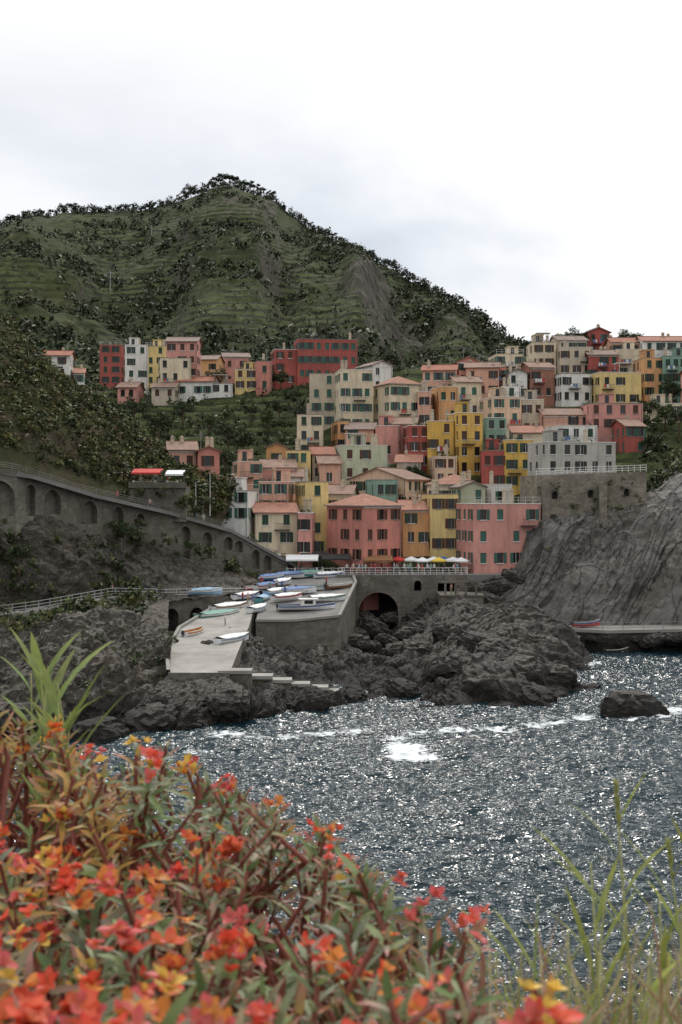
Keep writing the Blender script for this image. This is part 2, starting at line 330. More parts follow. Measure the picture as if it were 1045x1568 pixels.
Z=Z+nf*36*env-4*env+rg*9*env+(fbm(P*.07,4)-.5)*9*np.clip(env*2+.12,0,1)+(fbm(P*.13+8,5)-.5)*16*np.clip(rmask,0,1)*np.clip(env*4,0,1)
ms=np.clip((fbm(P*.006+50,3)-.42)*8,0,1)*np.clip((640-Dm)/120+.8,0,1)*np.clip(1-rmask*2,0,1)
q=Z/3.4+fbm(P*.03,3)*2;qf=q-np.floor(q);stp=Z+(np.clip(qf*4-2.4,0,1)-qf)*3.4
left=(pxs<520)[None,:]
Z=np.where(left,Z+(stp-Z)*ms,Z)
P[...,2]=Z
MNT=terrmat('mountain_ground',(.026,.034,.017),(.066,.08,.031),(.085,.077,.065),.8,3.4,(.36,.6),.02,(.024,.027,.018),True)
gridobj('mountain_terrain',P,MNT,True,np.repeat(rmask.reshape(-1,1),3,1));PM=P
rows_=PM[:NV-48];RMs=rmask[:NV-48]
ok=(RMs.reshape(-1)+NR.random(RMs.size)*.6<.85);MSC=rows_.reshape(-1,3)[ok].reshape(-1,1,3)
ridgecols=[(.026,.037,.017),(.037,.05,.021),(.05,.062,.027),(.03,.042,.02),(.055,.058,.028)]
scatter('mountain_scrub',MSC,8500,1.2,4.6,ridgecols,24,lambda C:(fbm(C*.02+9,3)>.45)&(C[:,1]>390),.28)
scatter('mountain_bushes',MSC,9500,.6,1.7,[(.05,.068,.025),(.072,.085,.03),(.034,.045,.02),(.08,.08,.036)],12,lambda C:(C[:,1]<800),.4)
rid=PM[NV-52]
C=[];rr_=[]
for i in range(0,NU):
    if -100<pxs[i]<830:
        for q in range(3):
            C.append(rid[i]+np.array([R.uniform(-3,3),R.uniform(-15,2),R.uniform(.0,1.)]));rr_.append(R.uniform(1.,2.4) if R.random()<.88 else R.uniform(2.4,3.6))
veg('ridge_scrub',C,rr_,np.tile([(.03,.04,.021)],(len(C),1)),26,.3)
for px,h,k in [(282,8,0),(293,10,0),(335,8,1),(345,10,1),(352,9,1),(360,8,1),(370,8,0),(378,9,1),(388,8,1),(402,7,1),(418,7,1),(110,8,1),(95,7,0),(40,7,0),(510,5,1),(548,5,1),(590,5,0),(326,7,0),(720,4,1),(235,5,1),(62,6,0),(500,5,0),(765,4,1),(700,4,1),(738,4,0)]:
    i=int(np.argmin(abs(pxs-px)));p=rid[i];tree((p[0],p[1],p[2]-.5),h,k,'pine_tree' if k==1 else 'tree')
for px,py,D in [(170,425,640),(232,368,800)]:
    i=int(np.argmin(abs(pxs-px)));j=int(np.argmin(abs(Dm[:NV-50,i]-D)));p=PM[j,i];mb=MB();mb.tube([(0,0,-1),(0,0,11)],[.22,.15],6);mb.box((-1.2,-.08,9.6),(1.2,.08,9.8));o=mb.obj('utility_pole',MET);o.location=tuple(p)
# ---------------------------------------------------------------- village hill
TD=np.array([196,203,217,233,249,263,286,302,315,360,420],float)
TPX=np.array([-100,100,300,450,600,800,1000,1400],float)
T=np.array([[800,800,790,760,730,705,650,615,598,585,600],[800,800,790,760,730,705,650,615,600,588,600],[810,800,775,735,705,690,645,620,602,590,600],[880,865,800,742,710,685,640,610,590,578,600],
 [885,872,808,745,692,652,607,582,566,575,660],[885,872,800,740,690,650,600,562,542,560,700],[820,800,745,710,675,645,600,570,545,570,700],[820,800,745,710,675,645,600,570,550,580,700]],float)
def Dof(px,py):
    pr=[np.interp(px,TPX,T[:,j]) for j in range(len(TD))]
    for j in range(1,len(TD)-2):
        if pr[j]>=py>=pr[j+1]: return TD[j]+(TD[j+1]-TD[j])*(pr[j]-py)/(pr[j]-pr[j+1]+1e-6)
    return 205. if py>pr[1] else TD[-3]
def zat(px,D): return H-(np.interp(D,TD,[np.interp(px,TPX,T[:,j]) for j in range(len(TD))])-HY)/F*D
HILL=terrmat('hill_ground',(.028,.038,.017),(.072,.088,.032),(.12,.11,.09),.85,2.2,(.35,.6),.07)
pp=np.linspace(-100,1400,300)
Dv=np.linspace(203,420,240)
PY=np.stack([np.interp(Dv,TD,[np.interp(px,TPX,T[:,j]) for j in range(len(TD))]) for px in pp],1)
P=np.stack([(pp[None]-CX)/F*Dv[:,None],Dv[:,None]+0*PY,H-(PY-HY)/F*Dv[:,None]],-1)
Z=P[...,2];Z=Z+(fbm(P*.05,4)-.5)*4*np.clip((Dv[:,None]-210)/25,0,1)
q=Z/2.2;qf=q-np.floor(q);P[...,2]=Z+((np.floor(q)+np.clip(qf*3-1.6,0,1))*2.2-Z)*.9*np.clip((Dv[:,None]-215)/10,0,1)-.5
gridobj('hillside_terrain',P,HILL,True);PH=P
def pxof(C): return C[:,0]/C[:,1]*F+CX
scatter('hillside_shrubs',PH,4000,.4,1.8,[(.042,.058,.021),(.058,.076,.027),(.03,.042,.018),(.08,.088,.035)],26,lambda C:(pxof(C)<500)|((pxof(C)>980)),.33)
scatter('garden_shrubs',PH,500,.5,1.8,[(.045,.065,.02),(.06,.085,.026)],26,lambda C:(pxof(C)>500)&(C[:,1]>212),.33)
# ---------------------------------------------------------------- houses
def wallgrid(wm,gl,sh,tr,o,u,n,L,h,zb,rr,door=False,wins=True,wstep=2.7,shut=True,smode=.5):
    o=Vector(o);u=Vector(u);n=Vector(n);up=Vector((0,0,1))
    nc=max(1,int(round(L/wstep))) if L>1.6 else 0;nf=max(1,int(round(h/3.05)))
    if not wins:nc=0
    fh=h/nf;us=[0.];zs=[zb];cw=1.;ch=1.6
    for c in range(nc):
        cc=(c+.5)*L/nc+rr.uniform(-.18,.18);us+=[cc-cw/2,cc+cw/2]
    us.append(L)
    for f in range(nf): s=f*fh+fh*.28;zs+=[s,s+ch]
    zs.append(h)
    P=lambda a,z,d=0:o+u*a+up*z-n*d
    for i in range(len(us)-1):
        for j in range(len(zs)-1):
            a,b,c,d=us[i],us[i+1],zs[j],zs[j+1]
            isw=(i%2==1)and(j%2==1)and nc>0 and rr.random()>.16
            if door and j==1 and i==2*(nc//2)+1: isw=True
            if not isw: wm.face([P(a,c),P(b,c),P(b,d),P(a,d)]);continue
            e=.25
            wm.face([P(a,c),P(a,c,e),P(a,d,e),P(a,d)]);wm.face([P(b,c,e),P(b,c),P(b,d),P(b,d,e)]);wm.face([P(a,d,e),P(b,d,e),P(b,d),P(a,d)]);wm.face([P(a,c),P(b,c),P(b,c,e),P(a,c,e)])
            gl.face([P(a,c,e),P(b,c,e),P(b,d,e),P(a,d,e)])
            T_=lambda p:tuple(o+u*p[0]+up*p[2]-n*p[1])
            tr.box((a-.1,-.1,c-.12),(b+.1,.05,c-.003),T=T_)
            if rr.random()<.5: tr.box(((a+b)/2-.03,e-.06,c),((a+b)/2+.03,e-.01,d),T=T_)
            m=rr.random()
            if shut:
                if m<smode:
                    w=cw*.5
                    sh.box((a-w-.02,-.07,c),(a-.02,-.005,d),T=T_);sh.box((b+.02,-.07,c),(b+w+.02,-.005,d),T=T_)
                elif m<smode+.38:
                    sh.box((a+.01,e*.3,c),((a+b)/2-.01,e*.3+.05,d),T=T_);sh.box(((a+b)/2+.01,e*.3,c),(b-.01,e*.3+.05,d),T=T_)
CLOTH=[M('laundry_white',(.75,.75,.75)),M('laundry_blue',(.12,.2,.4)),M('laundry_red',(.5,.06,.06))]
def house(px0,px1,pt,pb,col,roof='g',yaw=0,D=None,d=9.,nm=None,win=True):
    rr=random.Random(int(px0*31+pt*7));D=D or Dof((px0+px1)/2,pb)
    zt=W(0,pt,D)[2];zb=W(0,pb,D)[2]
    if roof in 'gh': zt-=.9
    if roof=='s': zt-=1.3
    if yaw==0: yaw=rr.choice([-7,-4,0,5,9])
    h=max(2.6,zt-zb);A=(px1-px0)/F*D;a=math.radians(yaw);sa,ca=abs(math.sin(a)),math.cos(a)
    if sa>.02: d=min(d,.5*A/sa)
    w=max(2.,(A-d*sa)/ca)
    X0=(px0-CX)/F*D;cx=X0+(w/2*ca+(d*sa if yaw>0 else 0))
    e=empty(nm or col+'_house',(cx,D+(w/2*sa),zb),a)
    wm,gl,sh,tr,rf=MB(),MB(),MB(),MB(),MB();sm=rr.choice([.2,.55,.7])
    z0=-7.
    wallgrid(wm,gl,sh,tr,(-w/2,0,0),(1,0,0),(0,-1,0),w,h,z0,rr,True,win,rr.choice([2.3,2.6,2.9]),smode=sm)
    wallgrid(wm,gl,sh,tr,(-w/2,d,0),(0,-1,0),(-1,0,0),d,h,z0,rr,False,win,3.,smode=sm)
    wallgrid(wm,gl,sh,tr,(w/2,0,0),(0,1,0),(1,0,0),d,h,z0,rr,False,win,3.,smode=sm)
    wallgrid(wm,gl,sh,tr,(w/2,d,0),(-1,0,0),(0,1,0),w,h,z0,rr,False,win,3.,smode=sm)
    ov=.42;rm=rr.choice(ROOFS)
    if roof=='f':
        rf.face([(-w/2,0,h-.05),(w/2,0,h-.05),(w/2,d,h-.05),(-w/2,d,h-.05)])
        th=.22
        tr.box((-w/2-.06,-.06,h),(w/2+.06,th,h+.12));tr.box((-w/2-.06,d-th,h),(w/2+.06,d+.06,h+.12));tr.box((-w/2-.06,th+.003,h),(-w/2+th,d-th-.003,h+.12));tr.box((w/2-th,th+.003,h),(w/2+.06,d-th-.003,h+.12))
        if rr.random()<.65:
            rl=MB();kk=max(1,int(w/1.2))
            for k in range(kk+1): x=-w/2+.05+k*(w-.1)/kk;rl.tube([(x,.08,h+.12),(x,.08,h+1.05)],.025,4)
            for zz in (.6,1.05): rl.box((-w/2,.06,h+zz),(w/2,.1,h+zz+.04))
            for sx in (-1,1): rl.box((sx*(w/2-.1)-.02,.1,h+1.05),(sx*(w/2-.1)+.02,d-.1,h+1.09))
            rl.obj('roof_railing',rr.choice([GREYMET,DARKMET,WHITE]),e)
        if rr.random()<.5 and w>4:
            x=rr.uniform(-w/2+.3,w/2-2.6);hb=MB();hb.box((x,d*.4,h-.04),(x+2.3,d*.8,h+2.1));hb.box((x-.15,d*.4-.15,h+2.103),(x+2.45,d*.8+.15,h+2.25));hb.obj('roof_hut',wallmat('wall_'+col,WC[col]),e)
            gl.face([(x+.5,d*.4-.01,h+.1),(x+1.3,d*.4-.01,h+.1),(x+1.3,d*.4-.01,h+1.9),(x+.5,d*.4-.01,h+1.9)])
        if rr.random()<.3 and w>5:
            x=rr.uniform(-w/2+.3,w/2-3.5);aw=MB()
            for q in ((x,.5),(x+3,.5),(x,3),(x+3,3)): aw.tube([(q[0],q[1],h),(q[0],q[1],h+2.2)],.04,5)
            aw.box((x-.2,.3,h+2.2),(x+3.2,3.2,h+2.28));aw.obj('pergola',WHITE,e)
        if rr.random()<.5:
            C_=[(rr.uniform(-w/2+.4,w/2-.4),.55,h+.35) for _ in range(rr.randint(2,5))];veg('roof_plants',C_,[rr.uniform(.25,.5) for _ in C_],np.tile([(.05,.08,.025)],(len(C_),1)),26,.3,e)
    elif roof=='g':
        rh=min(1.6,d*.16)
        for s in (0,1):
            ya,yb=(-ov,d/2) if s==0 else (d+ov,d/2);zl=h-ov*rh/(d/2)
            q=[(-w/2-ov,ya,zl),(w/2+ov,ya,zl),(w/2+ov,yb,h+rh),(-w/2-ov,yb,h+rh)]
            rf.face([(x,y,z+.14) for x,y,z in q]);rf.face(q[::-1]);rf.face([q[0],q[1],(q[1][0],ya,zl+.14),(q[0][0],ya,zl+.14)])
            for k,o2 in ((0,3),(1,2)): rf.face([q[k],q[o2],(q[o2][0],q[o2][1],q[o2][2]+.14),(q[k][0],q[k][1],q[k][2]+.14)])
        for sx in (-1,1): wm.face([(sx*w/2,0,h),(sx*w/2,d,h),(sx*w/2,d/2,h+rh)])
        rf.box((-w/2-ov,d/2-.12,h+rh+.1),(w/2+ov,d/2+.12,h+rh+.24))
    elif roof=='s':
        rh=min(1.9,w*.2)
        for s in (-1,1):
            zl=h-ov*rh/(w/2);q=[(s*(w/2+ov),-ov,zl),(0,-ov,h+rh),(0,d+ov,h+rh),(s*(w/2+ov),d+ov,zl)]
            rf.face([(x,y,z+.14) for x,y,z in q]);rf.face(q[::-1]);rf.face([q[0],q[1],(0,-ov,h+rh+.14),(q[0][0],-ov,zl+.14)]);rf.face([q[0],q[3],(q[3][0],q[3][1],zl+.14),(q[0][0],-ov,zl+.14)])
        for y in (0,d): wm.face([(-w/2,y,h),(w/2,y,h),(0,y,h+rh)])
        rf.box((-.12,-ov,h+rh+.1),(.12,d+ov,h+rh+.24))
    elif roof=='h':
        rh=min(1.8,d*.2);k=min(w,d)/2;B=[(-w/2-ov,-ov,h),(w/2+ov,-ov,h),(w/2+ov,d+ov,h),(-w/2-ov,d+ov,h)]
        if w>=d: a1,a2=(-w/2+k,d/2,h+rh),(w/2-k+.01,d/2,h+rh)
        else: a1,a2=(0,k,h+rh),(0,d-k,h+rh)
        if w>=d: rf.face([B[0],B[1],a2,a1]);rf.face([B[1],B[2],a2]);rf.face([B[2],B[3],a1,a2]);rf.face([B[3],B[0],a1])
        else: rf.face([B[0],B[1],a1]);rf.face([B[1],B[2],a2,a1]);rf.face([B[2],B[3],a2]);rf.face([B[3],B[0],a1,a2])
        tr.box((-w/2-ov,-ov,h-.16),(w/2+ov,d+ov,h-.01))
    ch=MB()
    for k in range(rr.choice([0,1,1,2])):
        x=rr.uniform(-w/2+.6,w/2-.6);y=rr.uniform(.25,.75)*d;ch.box((x-.3,y-.25,h-.3),(x+.3,y+.25,h+2.1));ch.box((x-.4,y-.35,h+2.103),(x+.4,y+.35,h+2.2));ch.box((x-.2,y-.15,h+2.203),(x+.2,y+.15,h+2.45))
    ch.obj('chimney',wallmat('wall_beige',WC['beige']),e)
    if rr.random()<.45:
        an=MB();x=rr.uniform(-w/3,w/3);an.tube([(x,d*.5,h),(x,d*.5,h+3.4)],.03,4)
        for q in range(4): an.box((x-.4+.05*q,d*.5-.015,h+2.6+.2*q),(x+.4-.05*q,d*.5+.015,h+2.63+.2*q))
        an.obj('antenna',MET,e)
    if rr.random()<.5 and h>5 and w>4:
        bl=MB();x=rr.uniform(-w/2+.4,w/2-2.6);zz=(h/round(h/3.05))*rr.randint(1,max(1,int(h/3.05)-1))+.05;bl.box((x,-1.,zz-.15),(x+2.4,-.003,zz))
        for q in range(9): bl.box((x+.02+q*.29,-.97,zz),(x+.05+q*.29,-.94,zz+.95))
        bl.box((x,-1.,zz+.95),(x+2.4,-.93,zz+1.));bl.obj('balcony',DARKMET,e)
        if rr.random()<.6:
            la=MB()
            for q in range(rr.randint(2,4)): la.box((x+.1+q*.55,-1.06,zz+.1+rr.uniform(0,.3)),(x+.52+q*.55,-1.03,zz+.93),rr.randint(0,2))
            la.obj('laundry',CLOTH,e)
    if rr.random()<.5 and w>3:
        dp=MB();dp.tube([(w/2-.25,-.08,-3),(w/2-.25,-.08,h-.2)],.055,5);dp.obj('downpipe',GREYMET,e)
    if rr.random()<.35 and roof in 'gsh':
        wm2=MB();wm2.box((-w/2+.02,-.05,h-.42),(w/2-.02,-.003,h-.2));wm2.obj('cornice',WHITE,e)
    wm.obj('walls',wallmat('wall_'+col,WC[col]),e);rf.obj('roof',FLAT if roof=='f' else rm,e);gl.obj('windows',GLASS,e);sh.obj('shutters',rr.choice(SHUT),e);tr.obj('sills',WHITE if rr.random()<.6 else CONC,e)
HS="""705,832,772,872,pink,f,14,199
500,617,765,866,coral,h,40,200
610,662,772,838,orange,g,0,208
652,702,757,848,yellow,f,0,207
692,744,733,800,green,s,10,213
450,503,738,852,yellow,f,12,208
378,455,776,838,cream,g,0,205
335,392,752,800,white,f,-8,204
396,452,738,788,salmon,f,0,212
456,484,786,855,pink,f,0,203
500,548,748,790,cream,g,0,215
535,662,722,782,peach,s,-30,221
655,745,733,775,cream,h,0,219
738,778,690,750,red,f,0
772,822,674,750,mustard,f,0
820,948,677,728,grey,f,12,215
948,988,645,695,red,g,0
908,985,570,622,yellow,f,10
903,985,618,660,pink,f,0,249
982,1020,548,610,orange,f,0
1016,1062,545,612,teal,f,0
985,1055,516,560,white,g,0,300
892,935,500,545,red,s,0
850,900,515,560,cream,g,0
815,852,524,565,cream,f,0
803,850,556,612,brown,g,0
848,908,572,618,white,f,12
655,695,645,740,mustard,f,0,240
688,740,632,728,mustard,f,12
620,658,652,718,red,f,0
738,776,640,708,teal,f,0
742,800,608,672,peach,f,10
774,808,562,612,white,s,0
714,772,556,608,salmon,g,0
574,645,580,658,cream,h,20
474,520,572,655,beige,f,0
512,572,566,660,cream,f,8
545,602,550,600,white,s,25
648,706,560,630,salmon,g,0
695,735,545,590,pink,s,0
507,535,645,692,orange,f,0
530,578,650,695,salmon,g,0
572,612,652,702,pink,f,0
510,594,682,738,green,f,10
455,495,635,700,cream,f,0
472,512,688,735,beige,g,0
408,442,675,715,orange,s,0
438,476,690,738,yellow,f,0
350,402,707,755,salmon,f,10
395,452,708,752,pink,g,0
483,522,702,748,salmon,g,0
246,300,680,722,salmon,g,0,208
290,336,678,722,coral,s,0,206
153,186,528,590,red,f,0
182,226,528,600,white,f,10
222,258,530,590,yellow,f,0
255,302,517,580,pink,g,0
236,292,548,606,cream,f,10
290,338,545,594,orange,g,0
335,382,541,588,pink,g,0
270,332,578,608,white,g,0
180,212,587,612,pink,g,0
322,356,588,604,white,f,0
232,272,587,612,beige,g,0
360,392,566,598,yellow,f,0
412,470,535,590,red,f,0
448,548,519,582,red,f,8
384,416,553,600,coral,f,0
60,106,538,580,white,g,0,300
640,668,600,655,salmon,f,0
662,702,592,648,orange,f,0
690,738,578,640,cream,g,8
735,776,562,606,coral,f,0
768,806,592,650,white,f,0
800,838,612,668,beige,f,0
828,908,628,676,salmon,g,0
846,916,652,700,white,f,0
786,832,655,705,cream,g,0
600,645,642,694,pink,g,0
858,908,532,576,beige,f,0
902,948,537,582,red,g,0
938,992,518,566,salmon,g,0
755,803,542,582,cream,f,0
945,990,535,580,cream,f,0
1000,1045,618,640,cream,f,0
608,650,700,740,beige,g,0
740,785,742,776,white,f,0,221
660,700,700,745,peach,f,0
560,610,735,765,teal,f,0,217
420,470,722,762,white,g,0
640,690,676,722,coral,f,0,243
105,128,565,590,white,g,0,300
1060,1120,560,640,salmon,g,0"""
for l in HS.split('\n'):
    q=l.split(',');house(float(q[0]),float(q[1]),float(q[2]),float(q[3]),q[4],q[5],float(q[6]),float(q[7]) if len(q)>7 else None)
for px,py,h,k in [(888,518,7,0),(872,520,6,3),(960,512,7,0),(975,515,6,2),(925,515,5,0),(350,690,7,0),(372,700,6,3),(345,720,5,0),(205,650,7,0),(245,668,6,3),(430,590,5,0),(995,640,5,0),(1020,650,5,2),(1040,660,6,0),(1000,690,4,3),(430,640,5,3),(800,735,5,0),(640,742,4,3),(465,648,5,0),(330,560,6,0),(1030,615,6,0),(600,560,5,0),(450,620,5,0),(410,655,5,2),(385,640,4,3),(280,640,5,0),(320,655,4,2)]:
    D=Dof(px,py+8)+2;tree((*W(px,0,D)[:2],zat(px,D)-.6),h,k)
# ---------------------------------------------------------------- arched walls
def arch_wall(name,A,B,zb,zt,arches,depth=1.3,mat=STONE,back=SHADE,thick=2.5,cope=True):
    A=Vector((*A,0));B=Vector((*B,0));u=(B-A);L=u.length;u.normalize();n=Vector((u.y,-u.x,0))
    if n.y>0:n=-n
    w,bk,cp=MB(),MB(),MB();P=lambda s,z,d=0:A+u*s+Vector((0,0,z))-n*d
    top=lambda s:zt[0]+(zt[1]-zt[0])*s/L
    bot=lambda s:zb[0]+(zb[1]-zb[0])*s/L
    s0=0.
    for px,hw,pc,pbt,rect in sorted(arches):
        k=(px-CX)/F;tt=(k*A.y-A.x)/((B.x-A.x)-k*(B.y-A.y));s=tt*L;Dd=A.y+(B.y-A.y)*tt;zc=W(0,pc,Dd)[2];z_b=max(W(0,pbt,Dd)[2],bot(s)+.01)
        a,b=s-hw,s+hw;w.face([P(s0,bot(s0)),P(a,bot(a)),P(a,top(a)),P(s0,top(s0))])
        N=12
        cz=lambda x:zc if rect else zc-hw+math.sqrt(max(0,hw*hw-(x-s)**2))
        xs=[s-hw*math.cos(math.pi*i/N) for i in range(N+1)]
        for i in range(N):
            x,y=xs[i],xs[i+1];w.face([P(x,cz(x)),P(y,cz(y)),P(y,top(y)),P(x,top(x))]);w.face([P(x,bot(x)),P(y,bot(y)),P(y,z_b),P(x,z_b)])
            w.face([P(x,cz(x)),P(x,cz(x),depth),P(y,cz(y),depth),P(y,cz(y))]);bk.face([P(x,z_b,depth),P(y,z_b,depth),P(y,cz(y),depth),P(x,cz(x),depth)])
            if not rect:
                f=1+.32/hw;X=lambda q:s+(q-s)*f;Zc=lambda q:(zc-hw)+(cz(q)-(zc-hw))*f
                cp.face([P(x,cz(x),-.05),P(y,cz(y),-.05),P(X(y),Zc(y),-.05),P(X(x),Zc(x),-.05)])
        w.face([P(a,z_b),P(a,z_b,depth),P(a,cz(a),depth),P(a,cz(a))]);w.face([P(b,z_b,depth),P(b,z_b),P(b,cz(b)),P(b,cz(b),depth)]);w.face([P(a,z_b),P(b,z_b),P(b,z_b,depth),P(a,z_b,depth)])
        s0=b
    w.face([P(s0,bot(s0)),P(L,bot(L)),P(L,top(L)),P(s0,top(s0))])
    w.face([P(0,top(0)),P(L,top(L)),P(L,top(L),thick),P(0,top(0),thick)]);w.face([P(0,bot(0),thick),P(L,bot(L),thick),P(L,top(L),thick),P(0,top(0),thick)])
    for s in (0,L): w.face([P(s,bot(s)),P(s,top(s)),P(s,top(s),thick),P(s,bot(s),thick)])
    if cope:
        q=[P(0,top(0)+.003,-.1),P(L,top(L)+.003,-.1),P(L,top(L)+.003,.4),P(0,top(0)+.003,.4)];up=Vector((0,0,.55))
        cp.face([p+up for p in q]);cp.face([q[0],q[1],q[1]+up,q[0]+up]);cp.face([q[2],q[3],q[3]+up,q[2]+up])
    e=empty(name);w.obj('masonry',mat,e);bk.obj('recesses',back,e);cp.obj('parapet',STONE,e)
def zp(py,D):return W(0,py,D)[2]
def XY(px,D):return W(px,0,D)[:2]
UP=[(-160,694,150),(25,722,157),(120,752,167),(235,778,181),(335,806,192),(440,862,200)]
UB=[805,800,808,850,895,905]
AR={0:[(-60,2.2,725,790,0),(-110,2.2,722,790,0),(-5,2.2,735,790,0)],1:[(47,.9,742,790,0),(80,1.6,750,788,0)],2:[(137,1.6,767,802,0),(181,1.2,776,802,0),(215,1.,786,806,0)],3:[(284,1.1,806,862,0),(317,1.1,815,856,0)],4:[(350,.75,822,842,0),(366,.75,828,846,0),(392,.75,842,872,0),(410,.75,850,874,0)]}
for i in range(5):
    a,b=UP[i],UP[i+1];arch_wall('arched_stone_wall',XY(a[0],a[2]),XY(b[0],b[2]),(zp(UB[i],a[2])-2,zp(UB[i+1],b[2])-2),(zp(a[1]+5,a[2]),zp(b[1]+5,b[2])),AR[i],.8,STONE2,STONE2)
road=[W(p[0],p[1]+5,p[2]) for p in UP];road=[(x+1.6*.4,y+2.2,z+.02) for x,y,z in road];ribbon('coastal_footpath',road,3.4,.5,PAVE)
railing([(x-.6,y-1.5,z+.5) for x,y,z in road],h=.75,mat=GREYMET,r=.028,step=2.2)
# ---------------------------------------------------------------- left headland
LC_=patch('left_cliff',[
 [(-300,1215,106),(-100,1190,110),(0,1180,112),(60,1172,115),(120,1166,117),(200,1156,120),(262,1135,126)],
 [(-300,1100,118),(-100,1080,122),(0,1070,125),(60,1068,127),(120,1075,126),(200,1068,128),(262,1050,132)],
 [(-300,1010,132),(-100,990,136),(0,985,140),(60,972,144),(120,962,146),(200,955,151),(258,985,147)],
 [(-300,965,141),(-100,955,145),(0,950,148),(60,942,151),(120,932,156),(200,922,164),(258,930,164)],
 [(-300,962,146),(-100,952,149),(0,947,152),(60,939,155),(120,929,160),(200,917,169),(260,918,172)],
 [(-300,890,150),(-100,878,153),(0,865,155),(60,866,158),(120,870,164),(200,872,174),(262,890,177)],
 [(-300,795,153),(-100,790,154),(0,792,157),(60,792,161),(120,798,168),(200,815,178),(275,850,186)]],
 380,300,1.6,.13,ROCKL,[.6,1.3,1.1,.2,.2,1.1,.4],an=(2.2,1.2,.8),dip=(.6,-.5),ledge=.9)
patch('wall_foot_rock',[[(236,925,170),(300,918,176),(350,915,180),(400,910,188),(440,906,194)],[(240,900,174),(300,895,180),(350,892,185),(400,893,192),(440,896,197)],[(240,850,182),(300,862,188),(350,868,192.5),(400,880,197),(440,890,200)]],90,50,.7,.25,ROCKL)
LH=terrmat('headland_ground',(.035,.042,.02),(.095,.095,.038),(.12,.1,.07),.3,2.,(.4,.65),.12)
ULH=patch('left_hillside',[
 [(-300,668,152),(-100,704,155),(0,720,160),(60,735,164),(120,753,171),(200,772,180),(275,792,190),(340,808,199)],
 [(-300,665,156),(-100,700,159),(0,717,164),(60,732,168),(120,750,175),(200,768,184),(275,786,194),(340,803,201)],
 [(-300,560,162),(-100,590,167),(0,612,172),(60,645,176),(120,680,182),(200,712,192),(275,748,198),(345,775,203)],
 [(-300,400,185),(-100,440,190),(0,496,192),(60,552,192),(120,597,197),(200,658,205),(265,712,205),(345,745,205)],
 [(-300,420,220),(-100,450,222),(0,510,225),(60,572,225),(120,625,227),(200,690,232),(275,730,238),(345,770,230)],
 [(-300,700,245),(-100,700,245),(0,720,245),(60,730,245),(120,740,245),(200,760,245),(275,780,248),(345,800,248)]],240,180,1.2,.1,LH,[.1,.1,.9,.8,1,1],True)
hc=[(.05,.066,.022),(.075,.09,.028),(.12,.12,.042),(.032,.044,.018),(.13,.1,.05),(.1,.11,.036)]
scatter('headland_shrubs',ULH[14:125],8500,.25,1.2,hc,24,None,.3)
scatter('headland_flowers',ULH[16:118],600,.3,.7,[(.33,.25,.06),(.25,.19,.07),(.23,.13,.07)],26,None,.25)
scatter('cliff_shrubs',LC_[165:285],620,.25,1.2,hc[:4],30,lambda C:fbm(C*.15+14,3)>.45)
scatter('shore_shrubs',LC_[60:150],140,.2,.8,hc[:4],26,lambda C:fbm(C*.15+34,3)>.52)
scatter('wall_shrubs',np.array([[W(px,800+ (px/235)*30+R.uniform(-8,55),156+px*.11+R.uniform(-2,1)) for px in np.linspace(-100,230,60)]]),130,.4,1.2,hc[:2]+[(.1,.11,.035)],34)
scatter('ivy',np.array([[W(p_,np.interp(p_,[150,440],[800,905])+R.uniform(-20,10),np.interp(p_,[150,440],[171,196])) for p_ in np.linspace(150,440,50)]]),90,.3,.9,hc[:2],34)
tree(W(190,838,172.5),3.2,0,'bush');tree(W(30,880,151),3.5,3,'bush')
LP=[W(-300,962,144.5),W(-100,951,147.5),W(0,945,150.5),W(60,937,153.5),W(120,926,158),(W(172,916,166)),W(240,917,171)]
LP=[(x,y,z+.35) for x,y,z in LP];ribbon('lower_footpath',LP,2.6,1.2,CONC)
railing([(x+.2,y-1.2,z) for x,y,z in LP],mat=MET,r=.04)
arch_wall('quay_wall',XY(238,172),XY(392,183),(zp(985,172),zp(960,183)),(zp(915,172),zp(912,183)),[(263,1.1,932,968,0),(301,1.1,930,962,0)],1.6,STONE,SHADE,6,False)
railing([(*XY(238,172.3),zp(915,172)),(*XY(392,183.3),zp(912,183))],mat=MET,r=.05)
